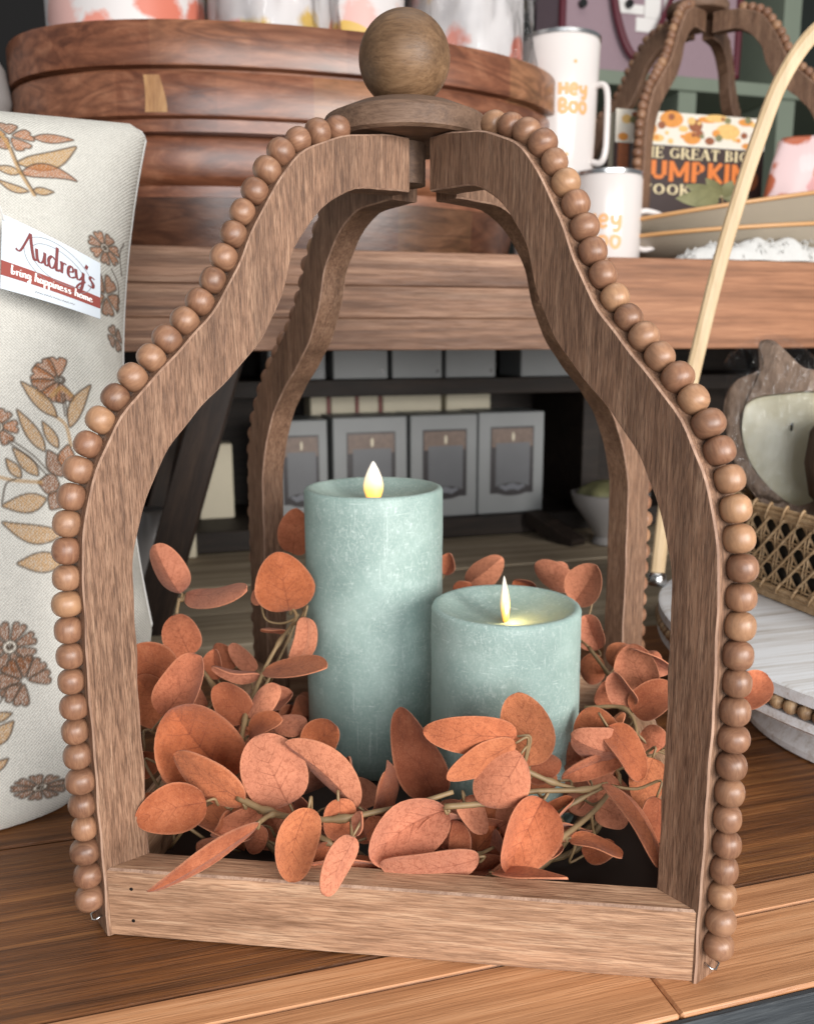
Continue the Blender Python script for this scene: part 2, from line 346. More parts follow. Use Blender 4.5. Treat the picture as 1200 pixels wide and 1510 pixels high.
def pillow_mat():
    t = NT('printed_linen')
    at = t.n('ShaderNodeVertexColor', layer_name='print')
    tc = t.n('ShaderNodeAttribute', attribute_name='st'); sp = t.n('ShaderNodeSeparateXYZ'); t.l(tc.outputs['Vector'], sp.inputs[0])
    wx = t.math('SINE', t.math('MULTIPLY', sp.outputs[0], 2*math.pi/0.0021)); wy = t.math('SINE', t.math('MULTIPLY', sp.outputs[1], 2*math.pi/0.0021))
    wv = t.math('MULTIPLY', wx, wy)
    cmb = t.n('ShaderNodeMapping'); cmb.inputs['Scale'].default_value = (900, 120, 1); t.l(tc.outputs['Vector'], cmb.inputs['Vector'])
    s1 = t.noise(cmb.outputs[0], 1.0, 3, 0.6)
    cm2 = t.n('ShaderNodeMapping'); cm2.inputs['Scale'].default_value = (120, 900, 1); t.l(tc.outputs['Vector'], cm2.inputs['Vector'])
    s2 = t.noise(cm2.outputs[0], 1.0, 3, 0.6)
    sl = t.math('MULTIPLY', t.math('ADD', s1, s2), 0.5)
    c = t.hsv(at.outputs['Color'], v=t.math('ADD', t.math('ADD', t.math('MULTIPLY', wv, 0.10), t.math('MULTIPLY', sl, 0.65)), 0.62))
    t.color(c); t.rough(0.9); t.b.inputs['Specular IOR Level'].default_value = 0.15
    t.bump(t.math('ADD', t.math('MULTIPLY', wv, 0.5), sl), 0.7, 0.0008)
    return t.m
M_PILLOW = pillow_mat()

# ------------------------------------------------------------------ mesh helpers
class MB:
    def __init__(s): s.v = []; s.f = []
    def add(s, vs, fs):
        o = len(s.v); s.v += [tuple(map(float, p)) for p in vs]; s.f += [tuple(i+o for i in f) for f in fs]; return s
    def box(s, x0, x1, y0, y1, z0, z1, b=0.0, mat=None):
        if b <= 0:
            vs = [(x, y, z) for z in (z0, z1) for y in (y0, y1) for x in (x0, x1)]
            fs = [(0, 2, 3, 1), (4, 5, 7, 6), (0, 1, 5, 4), (2, 6, 7, 3), (0, 4, 6, 2), (1, 3, 7, 5)]
        else:                                   # chamfered box
            vs = []; fs = []
            X, Y, Z = (x0, x1), (y0, y1), (z0, z1)
            idx = {}
            for i in (0, 1):
                for j in (0, 1):
                    for k in (0, 1):
                        sx, sy, sz = (1-2*i), (1-2*j), (1-2*k)
                        for a in range(3):
                            p = [X[i]+sx*b, Y[j]+sy*b, Z[k]+sz*b]
                            p[a] = (X[i], Y[j], Z[k])[a]
                            idx[(i, j, k, a)] = len(vs); vs.append(p)
            q = lambda *c: fs.append(tuple(idx[x] for x in c))
            for a in range(3):
                for e in (0, 1):
                    o = [t for t in range(3) if t != a]
                    ring = []
                    for (m, n) in ((0, 0), (1, 0), (1, 1), (0, 1)):
                        c = [0, 0, 0]; c[a] = e; c[o[0]] = m; c[o[1]] = n; ring.append((*c, a))
                    q(*ring)
            for a in range(3):
                o = [t for t in range(3) if t != a]
                for m in (0, 1):
                    for n in (0, 1):
                        c0 = [0, 0, 0]; c0[o[0]] = m; c0[o[1]] = n; c1 = list(c0); c1[a] = 1
                        q((*c0, o[0]), (*c1, o[0]), (*c1, o[1]), (*c0, o[1]))
            for i in (0, 1):
                for j in (0, 1):
                    for k in (0, 1): q((i, j, k, 0), (i, j, k, 1), (i, j, k, 2))
        if mat is not None: vs = [tuple(mat @ Vector(p)) for p in vs]
        return s.add(vs, fs)
    def lathe(s, prof, n=48, sx=1.0, sy=1.0, o=(0, 0, 0), wob=None, p=2.0):
        vs = []; fs = []
        for (r, z) in prof:
            for k in range(n):
                a = 2*math.pi*k/n; ca, sa = math.cos(a), math.sin(a)
                if p != 2.0:
                    ca = math.copysign(abs(ca)**(2/p), ca); sa = math.copysign(abs(sa)**(2/p), sa)
                rr = r*(1+(wob(a, z) if wob else 0))
                vs.append((o[0]+rr*sx*ca, o[1]+rr*sy*sa, o[2]+z))
        m = len(prof)
        for i in range(m-1):
            for k in range(n):
                k2 = (k+1) % n; fs.append((i*n+k, i*n+k2, (i+1)*n+k2, (i+1)*n+k))
        fs.append(tuple(range(n))[::-1]); fs.append(tuple((m-1)*n+k for k in range(n)))
        return s.add(vs, fs)
    def tube(s, pts, rad, n=8, flat=1.0, closed=False):
        pts = [np.array(q, float) for q in pts]; m = len(pts)
        rad = rad if hasattr(rad, '__len__') else [rad]*m
        vs = []; fs = []; prev = None
        for i in range(m):
            t = pts[min(i+1, m-1)]-pts[max(i-1, 0)] if not closed else pts[(i+1) % m]-pts[i-1]
            t = t/(np.linalg.norm(t)+1e-12)
            a = prev if prev is not None else (np.array([0, 0, 1.]) if abs(t[2]) < 0.9 else np.array([1., 0, 0]))
            b = np.cross(t, a); b /= np.linalg.norm(b)+1e-12; a = np.cross(b, t); prev = a
            for k in range(n):
                q = 2*math.pi*k/n; vs.append(pts[i]+rad[i]*(math.cos(q)*a+flat*math.sin(q)*b))
        for i in range(m-1+(1 if closed else 0)):
            for k in range(n):
                k2 = (k+1) % n; j = (i+1) % m; fs.append((i*n+k, i*n+k2, j*n+k2, j*n+k))
        if not closed: fs.append(tuple(range(n))[::-1]); fs.append(tuple((m-1)*n+k for k in range(n)))
        return s.add(vs, fs)
    def prism(s, poly, fn, h0, h1):
        """poly 2-D outline; fn(x, y, h) -> 3-D"""
        n = len(poly)
        vs = [fn(x, y, h0) for x, y in poly]+[fn(x, y, h1) for x, y in poly]
        fs = [tuple(range(n))[::-1], tuple(range(n, 2*n))]+[(i, (i+1) % n, n+(i+1) % n, n+i) for i in range(n)]
        return s.add(vs, fs)
    def ball(s, c, r, n=14, m=9, sc=(1, 1, 1)):
        prof = [(max(1e-5, math.sin(math.pi*i/m))*r, -math.cos(math.pi*i/m)*r*sc[2]) for i in range(m+1)]
        return s.lathe(prof, n, sc[0], sc[1], c)
    def mesh(s, name, smooth=False):
        me = bpy.data.meshes.new(name); me.from_pydata(s.v, [], s.f); me.update()
        import bmesh
        bm = bmesh.new(); bm.from_mesh(me); bmesh.ops.recalc_face_normals(bm, faces=bm.faces[:]); bm.to_mesh(me); bm.free()
        if smooth is not False:
            for p in me.polygons: p.use_smooth = True
            if smooth is not True:
                me.set_sharp_from_angle(angle=R(smooth))
        return me
    def build(s, name, mat, parent=None, smooth=False, loc=None):
        return obj(name, s.mesh(name, smooth), mat, parent, loc)
def obj(name, me, mat=None, parent=None, loc=None):
    o = bpy.data.objects.new(name, me); COL.objects.link(o)
    if mat is not None and not me.materials: me.materials.append(mat)
    if parent is not None: o.parent = parent
    if loc is not None: o.location = loc
    return o
def tag(o, label=None, cat=None, group=None, kind=None):
    if label: o['label'] = label
    if cat: o['category'] = cat
    if group: o['group'] = group
    if kind: o['kind'] = kind
    return o
def thing(name, label, cat, loc=(0, 0, 0), rz=0.0, group=None):
    o = bpy.data.objects.new(name, None); COL.objects.link(o); o.empty_display_size = 0.02
    o.location = loc; o.rotation_euler = (0, 0, rz)
    return tag(o, label, cat, group)
def copy_tree(o, parent=None):
    c = o.copy(); COL.objects.link(c); c.parent = parent
    for ch in list(o.children): copy_tree(ch, c)
    return c
def cr(pts, n=8, closed=False):
    """Catmull-Rom through points"""
    P = [np.array(p, float) for p in pts]; out = []
    m = len(P)
    for i in range(m-(0 if closed else 1)):
        p0 = P[i-1] if (i > 0 or closed) else 2*P[0]-P[1]
        p1 = P[i]; p2 = P[(i+1) % m]
        p3 = P[(i+2) % m] if (i+2 < m or closed) else 2*P[-1]-P[-2]
        for k in range(n):
            t = k/n
            out.append(0.5*((2*p1)+(-p0+p2)*t+(2*p0-5*p1+4*p2-p3)*t*t+(-p0+3*p1-3*p2+p3)*t**3))
    if not closed: out.append(P[-1])
    return out
TROT = TA
def tplace(o, u, v, z=0.0, extra=0.0):
    o.location = T(u, v, z); o.rotation_euler = (0, 0, TROT+extra); return o

# ================================================================== SETTING
fl = MB(); fl.add([(-6, -6, -0.78), (6, -6, -0.78), (6, 6, -0.78), (-6, 6, -0.78)], [(0, 1, 2, 3)])
tag(fl.build('floor', M_FLOOR), kind='structure')
wl = MB(); wl.box(-3, 4, 2.3, 2.36, -0.78, 2.6)
o = wl.build('wall', M_WALL); o.rotation_euler = (0, 0, TROT); tag(o, kind='structure')

# ---- display table the lantern stands on
tb = thing('display_table', 'brown plank table with lighter front boards carrying the beaded lantern', 'table'); tb.rotation_euler = (0, 0, TROT)
def plank(parent, u0, u1, v0, v1, z0, z1, mat, b=0.0012, name='plank'):
    m = MB(); m.box((u0-u1)/2, (u1-u0)/2, (v0-v1)/2, (v1-v0)/2, (z0-z1), 0.0, b)
    return m.build(name, mat, parent, loc=((u0+u1)/2, (v0+v1)/2, z1))
plank(tb, -0.75, 0.052, -0.2075, -0.1570, -0.025, 0.0, M_LTTABLE)
plank(tb, 0.0525, 0.95, -0.2075, -0.1570, -0.025, 0.0, M_LTTABLE)
plank(tb, -0.75, 0.95, -0.1567, -0.1358, -0.025, 0.0, M_LTTABLE)
plank(tb, -0.75, 0.95, -0.1350, 0.0125, -0.025, -0.0006, M_DKTABLE)
plank(tb, -0.75, 0.95, 0.0150, 0.1500, -0.025, -0.0006, M_DKTABLE)
plank(tb, -0.75, 0.95, 0.1515, 0.2700, -0.025, -0.0006, M_DKTABLE)
plank(tb, -0.75, 0.95, -0.2110, -0.2077, -0.13, -0.0015, M_CHAR, 0.0006, 'front_apron')
plank(tb, -0.75, 0.95, -0.195, 0.262, -0.045, -0.0252, M_DKBROWN, 0.001, 'underframe')
for lu in (-0.70, 0.90):
    for lv in (-0.17, 0.235):
        plank(tb, lu-0.03, lu+0.03, lv-0.03, lv+0.025, -0.78, -0.0455, M_CHAR, 0.002, 'leg')

# ---- back table with weathered boards
bt = thing('back_table', 'low weathered grey-brown plank table under the riser shelf', 'table'); bt.rotation_euler = (0, 0, TROT)
v = 0.330
for i in range(6):
    wd = 0.108
    plank(bt, -0.9, 1.5, v, v+wd-0.002, -0.03, -0.0008*(i % 2), M_WEATHER)
    v += wd
plank(bt, -0.88, 1.48, 0.34, 0.97, -0.06, -0.0305, M_DKBROWN, 0.001, 'underframe')
for lu in (-0.85, 1.42):
    for lv in (0.37, 0.93):
        plank(bt, lu-0.03, lu+0.03, lv-0.025, lv+0.025, -0.78, -0.0605, M_DKBROWN, 0.002, 'leg')

# ---- riser shelf
rs = thing('riser_shelf', 'wooden riser shelf with deep front board on splayed dark legs', 'shelf'); rs.rotation_euler = (0, 0, TROT)
ap = MB()
plank(rs, -0.52, 0.300, 0.340, 0.362, 0.278, 0.3080, M_APRON, 0.001, 'front_board')
plank(rs, -0.52, 0.300, 0.340, 0.362, 0.3083, 0.3380, M_APRON, 0.001, 'front_board')
plank(rs, -0.52, 0.300, 0.340, 0.362, 0.3383, 0.3700, M_APRON, 0.001, 'front_board')
plank(rs, 0.3003, 1.30, 0.3405, 0.362, 0.278, 0.3700, M_APRON2, 0.001, 'front_board')
plank(rs, -0.52, 1.30, 0.3625, 0.650, 0.350, 0.3700, M_APRON, 0.001, 'top_board')
plank(rs, -0.52, 1.30, 0.6510, 0.980, 0.350, 0.3700, M_APRON, 0.001, 'top_board')
def beam(parent, A, B, wd, dp, mat, name):
    """square beam between two table-frame points"""
    A = np.array(A, float); B = np.array(B, float); L = np.linalg.norm(B-A)
    m = MB(); m.box(-wd/2, wd/2, -dp/2, dp/2, 0, L, 0.0015)
    ob = m.build(name, mat, parent); ob.location = A
    ob.rotation_euler = Vector(B-A).to_track_quat('Z', 'Y').to_euler() if abs((B-A)[0])+abs((B-A)[1]) > 1e-6 else (0, 0, 0)
    return ob
for (ub, ut) in ((-0.168, -0.058), (1.0, 0.89)):
    beam(rs, (ub, 0.40, 0.0), (ut, 0.385, 0.349), 0.04, 0.035, M_DKBROWN, 'leg')
    beam(rs, (ub, 0.90, 0.0), (ut, 0.915, 0.349), 0.04, 0.035, M_DKBROWN, 'leg')
beam(rs, (-0.15, 0.425, 0.05), (-0.075, 0.89, 0.26), 0.02, 0.04, M_DKBROWN, 'brace')

# ================================================================== LANTERN
TH, RW, HR, SQ = 0.0179, 0.0160, 0.0360, 0.150
OUT = [(.2048, .0), (.2049, .04), (.2050, .08), (.2052, .12), (.2050, .15), (.2045, .172), (.2034, .191), (.2016, .204), (.1988, .2175), (.1940, .2305), (.1883, .2412), (.1818, .2515), (.1740, .2605), (.1656, .2688), (.1570, .2772), (.1480, .2858), (.1362, .2970), (.1283, .3078), (.1232, .3165), (.1180, .3262), (.1112, .3398), (.1047, .3500), (.1000, .3568), (.0950, .3645), (.0880, .3730), (.0790, .3795), (.0635, .3858), (.0480, .3892), (.0310, .3915), (.0168, .3920)]
INN = [(.1812, .0), (.1815, .04), (.1818, .08), (.1818, .12), (.1815, .15), (.1810, .172), (.1796, .190), (.1764, .2025), (.1700, .2183), (.1620, .2324), (.1532, .2436), (.1440, .2536), (.1325, .2632), (.1222, .2722), (.1122, .2822), (.1035, .2955), (.0976, .3065), (.0930, .3195), (.0885, .3310), (.0798, .3432), (.0682, .3545), (.0555, .3610), (.0445, .3628), (.0300, .3638), (.0168, .3640)]
def resample(pts, n):
    P = np.array(pts); d = np.r_[0, np.cumsum(np.linalg.norm(np.diff(P, axis=0), axis=1))]
    t = np.linspace(0, d[-1], n); return np.stack([np.interp(t, d, P[:, i]) for i in range(P.shape[1])], 1)
OUTS = np.array(cr(OUT, 4)); INNS = np.array(cr(INN, 4))
def leg_mesh():
    n = 90
    A = resample(OUTS, n); B = resample(INNS, n); c = 0.0008
    m = MB(); vs = []; fs = []
    # section ring: outer edge chamfered, inner edge chamfered; slight hand-cut waviness
    for i in range(n):
        t = A[min(i+1, n-1)]-A[max(i-1, 0)]; t = t/np.linalg.norm(t); no = np.array([t[1], -t[0]])
        a = A[i]+no*0.0004*math.sin(i*.9)*math.sin(i*.37); b = B[i]+no*0.0005*math.sin(i*.8+1)*math.sin(i*.29); h = TH/2
        w = (b-a)/np.linalg.norm(b-a)
        for (p, y) in ((a+w*c, -h), (a, -h+c), (a, h-c), (a+w*c, h), (b-w*c, h), (b, h-c), (b, -h+c), (b-w*c, -h)):
            vs.append((p[0], y, p[1]))
    for i in range(n-1):
        for k in range(8): fs.append((i*8+k, i*8+(k+1) % 8, (i+1)*8+(k+1) % 8, (i+1)*8+k))
    fs.append(tuple(range(8))[::-1]); fs.append(tuple((n-1)*8+k for k in range(8)))
    m.add(vs, fs); return m.mesh('lantern_leg', 35)
LEGME = leg_mesh(); LEGME.materials.append(M_LEG); LEGME.materials.append(M_EDGE)
for i_, p_ in enumerate(LEGME.polygons):
    if i_ < 89*8 and i_ % 8 in (0, 2, 4, 6): p_.material_index = 1
def bead_mesh(r=0.0071, h=0.0062):
    prof = []
    for i in range(13):
        a = -math.pi/2+math.pi*i/12
        ca, sa = math.cos(a), math.sin(a)
        prof.append((r*max(0.16, abs(ca)**0.72), h*math.copysign(abs(sa)**0.9, sa)))
    m = MB(); m.lathe(prof, 20); return m.mesh('wood_bead', True)
BEADME = bead_mesh(0.0068, 0.0060); BEADME.materials.append(M_BEAD)
PATH = []
for i in range(len(OUTS)):
    t = OUTS[min(i+1, len(OUTS)-1)]-OUTS[max(i-1, 0)]; t = t/np.linalg.norm(t)
    PATH.append(OUTS[i]+np.array([t[1], -t[0]])*0.0045)
PATH = np.array(PATH)
def add_beads(leg, seed):
    rr = random.Random(seed)
    d = np.r_[0, np.cumsum(np.linalg.norm(np.diff(PATH, axis=0), axis=1))]
    s = 0.0185
    while True:
        p = np.array([np.interp(s, d, PATH[:, 0]), np.interp(s, d, PATH[:, 1])])
        if p[0] < 0.052: break
        q = np.array([np.interp(s+0.004, d, PATH[:, 0]), np.interp(s+0.004, d, PATH[:, 1])])-p
        b = obj('bead', BEADME, None, leg)
        b.location = (p[0]+rr.uniform(-.0003, .0003), rr.uniform(-.0006, .0006), p[1])
        k = rr.uniform(0.91, 1.07)
        b.scale = (k, k*rr.uniform(.97, 1.03), rr.uniform(.98, 1.04))
        b.rotation_euler = (Matrix.Rotation(math.atan2(q[0], q[1])+rr.uniform(-.06, .06), 4, 'Y') @ Matrix.Rotation(rr.uniform(0, 6.28), 4, 'Z')).to_euler()
        s += 0.0124
lan = thing('bead_lantern', 'large open wooden lantern with ball finial and beaded curved legs holding two candles', 'lantern', group='beaded wooden lanterns')
for k, a in enumerate((-135, -45, 45, 135)):
    lg = obj('leg', LEGME, None, lan); lg.rotation_euler = (0, 0, R(a)); add_beads(lg, 11+k)
    st = MB(); st.tube([(0.2052, -.003, .0085), (0.2085, -.003, .0075), (0.2090, .0, .006), (0.2085, .003, .0075), (0.2052, .003, .0085)], 0.0005, 6)
    st.build('staple', M_STEEL, lg, True)
def rail_mesh():
    k = TH/2**.5+0.0002; o = SQ-k; i = SQ-RW-k; c = 0.001
    vs = []; fs = []
    for sg in (-1, 1):
        # end ring follows the mitre
        for (y, z) in ((-SQ+c, 0), (-SQ, c), (-SQ, HR-c), (-SQ+c, HR), (-SQ+RW-c, HR), (-SQ+RW, HR-c), (-SQ+RW, c), (-SQ+RW-c, 0)):
            vs.append((sg*(-y-k), y, z))
    for q in range(8): fs.append((q, (q+1) % 8, 8+(q+1) % 8, 8+q))
    fs += [tuple(range(8))[::-1], tuple(range(8, 16))]
    m = MB(); m.add(vs, fs); return m.mesh('lantern_rail', False)
RAILME = rail_mesh(); RAILME.materials.append(M_RAIL); RAILME.materials.append(M_EDGE)
for i_, p_ in enumerate(RAILME.polygons):
    if i_ in (0, 2, 4, 6): p_.material_index = 1
for a in (0, 90, 180, 270):
    r_ = obj('rail', RAILME, None, lan); r_.rotation_euler = (0, 0, R(a))
q = 0.1337; c = 0.03
bp = MB(); bp.prism([(-q+c, -q), (q-c, -q), (q, -q+c), (q, q-c), (q-c, q), (-q+c, q), (-q, q-c), (-q, -q+c)], lambda x, y, h: (x, y, h), 0.003, 0.008)
bp.build('base_panel', M_DARKIN, lan)
# nail holes on the rail end
for (x, z) in ((-.1255, .026), (-.1255, .009)):
    nh = MB(); nh.tube([(x, -.1502, z), (x, -.1495, z)], 0.0009, 8); nh.build('nail', M_BLACK, lan)
dz = 0.3925
dm = MB(); dm.lathe([(.006, dz-.022), (.0115, dz-.0218), (.0115, dz), (.0425, dz), (.0445, dz+.0015), (.0452, dz+.0105), (.0440, dz+.0125), (.0300, dz+.0185), (.0180, dz+.0205), (.0160, dz+.0215)], 64)
dm.build('finial_disc', M_DISC, lan, 35, (-.0105, .002, 0))
bm_ = MB(); RB = 0.0250
prof = [(max(.0005, RB*math.sin(t)), dz+.0205+RB*0.94-RB*math.cos(t)) for t in np.linspace(0.42, math.pi, 28)]
prof = [(.0115, dz+.0195)]+prof
bm_.lathe(prof, 56); bm_.build('finial_ball', M_FIN, lan, True, (-.0105, .002, 0))

# ================================================================== CANDLES
def candle(name, label, loc, rad, h, wick_rot, glow):
    t = thing(name, label, 'candle', loc, 0.0)
    rim = 0.0045
    prof = [(rad-.0015, 0), (rad, .0015)]+[(rad*(1+0.0025*math.sin(i*1.7)), .0015+(h-.004)*i/14) for i in range(1, 14)]
    prof += [(rad, h-.0025), (rad-.0008, h-.0008), (rad-.0025, h), (rad-rim, h-.0006), (rad-rim-.004, h-.0035), (rad*.62, h-.0075), (rad*.3, h-.0098), (.006, h-.0105), (.0005, h-.0106)]
    wob = lambda a, z: 0.004*math.sin(2*a+z*30)+0.002*math.sin(5*a-z*70)+0.0015*math.sin(9*a+z*160)
    m = MB(); m.lathe(prof, 96, wob=wob); m.build('wax_body', M_WAX, t, 50)
    f = MB(); fp = [(.0035, 0), (.0048, .003), (.0063, .0075), (.0066, .011), (.0056, .016), (.0036, .021), (.0014, .0252), (.0003, .0266)]
    f.lathe(fp, 28, 1.0, 0.36)
    fo = f.build('flame', M_FLAME, t, True, (0, 0, h-.0102)); fo.rotation_euler = (R(-3), 0, wick_rot)
    l = bpy.data.lights.new('flame_light', 'POINT'); l.energy = glow; l.color = (1.0, 0.72, 0.32); l.shadow_soft_size = 0.003
    lo = bpy.data.objects.new('flame_light', l); COL.objects.link(lo); lo.parent = t; lo.location = (0.004, -0.0075 if wick_rot < .8 else -0.003, h-.004)
    return t
candle('tall_candle', 'tall sage green pillar candle with wide flat flame inside the lantern', (-0.0375, 0.0455, 0.0082), 0.0452, 0.1845, R(7), 0.004)
candle('short_candle', 'short sage green pillar candle with flame edge-on inside the lantern', (0.0500, -0.0190, 0.0082), 0.0432, 0.1275, R(78), 0.018)

# ================================================================== GARLAND
gar = thing('eucalyptus_garland', 'orange faux eucalyptus garland wound around the candles in the lantern', 'garland')
LEAVES = []
def leaf(b, t, wpx, yb, yt=None, roll=0.0, cup=0.18, bend=0.06, fold=0.0, P3=None):
    yt = yb if yt is None else yt
    if P3: B, Tp = np.array(P3[0], float), np.array(P3[1], float)
    else: B, Tp = ony(*b, yb), ony(*t, yt)
    a = Tp-B; L = np.linalg.norm(a); a /= L; mid = (B+Tp)/2
    toC = CAM-mid; dep = abs((mid-CAM)@CF)
    n0 = toC-(toC@a)*a; n0 /= np.linalg.norm(n0); s0 = np.cross(n0, a)
    n = math.cos(roll)*n0+math.sin(roll)*s0; sd = np.cross(n, a)
    W = wpx*dep/FPX/max(math.cos(roll), 0.3); W = min(W*1.08, L*1.3)
    nx, ny = 17, 7; g = []; uv = []
    fold += random.choice((0, .2, .35, .55))*random.choice((-1, 1)); bend *= random.choice((1, 1, 1.6)); cup *= random.choice((1, 1.3, -1.2))
    ph = random.uniform(0, 6.28); tw = random.uniform(-.18, .18)
    sk = random.uniform(-.06, .06); pe, qe = random.uniform(.72, 1.0), random.uniform(1.55, 2.35)
    curl = random.choice((-.22, -.1, .0, .12, .25)); wv_ = random.uniform(.02, .07); sideflip = random.random() < .45
    if L < .012: curl = 0
    for i in range(nx):
        x = 0.5-0.5*math.cos(math.pi*i/(nx-1))
        f = max(0.0, 1-abs(2*x**pe-1)**qe)**0.5
        f = max(f, 0.05)
        for j in range(ny):
            y = -1+2*j/(ny-1)
            hw = W/2*f
            off = cup*hw*y*y*W/(W+1e-9)-fold*hw*(1-abs(y))+bend*L*math.sin(math.pi*x)+wv_*W*math.sin(6*x+ph)*y*abs(y)+tw*hw*y*x+curl*L*max(0, x-.35)**2*1.4
            p = a*L*x+sd*(hw*y+sk*L*math.sin(math.pi*x))+n*off
            g.append(p); uv.append((x, y, 0))
    th = 0.00035; m = MB(); N = nx*ny
    vs = [p+n*th for p in g]+[p-n*th for p in g]; fs = []
    id_ = lambda i, j: i*ny+j
    for i in range(nx-1):
        for j in range(ny-1):
            q = (id_(i, j), id_(i+1, j), id_(i+1, j+1), id_(i, j+1)); fs.append(q); fs.append(tuple(k+N for k in q[::-1]))
    bd = [id_(i, 0) for i in range(nx)]+[id_(nx-1, j) for j in range(1, ny)]+[id_(i, ny-1) for i in range(nx-2, -1, -1)]+[id_(0, j) for j in range(ny-2, 0, -1)]
    for i in range(len(bd)):
        p_, q_ = bd[i], bd[(i+1) % len(bd)]; fs.append((p_, p_+N, q_+N, q_))
    m.add(vs, fs); me = m.mesh('leaf', 32)
    at = me.attributes.new('leafuv', 'FLOAT_VECTOR', 'POINT'); at.data.foreach_set('vector', np.array([(a_, b_, float(sideflip)) for a_, b_, _ in uv]+[(a_, b_, 1.0-float(sideflip)) for a_, b_, _ in uv], dtype=np.float32).ravel())
    o = obj('leaf', me, M_LEAF, gar); o.location = B
    LEAVES.append((o, B, a)); return o
r5 = R(50)
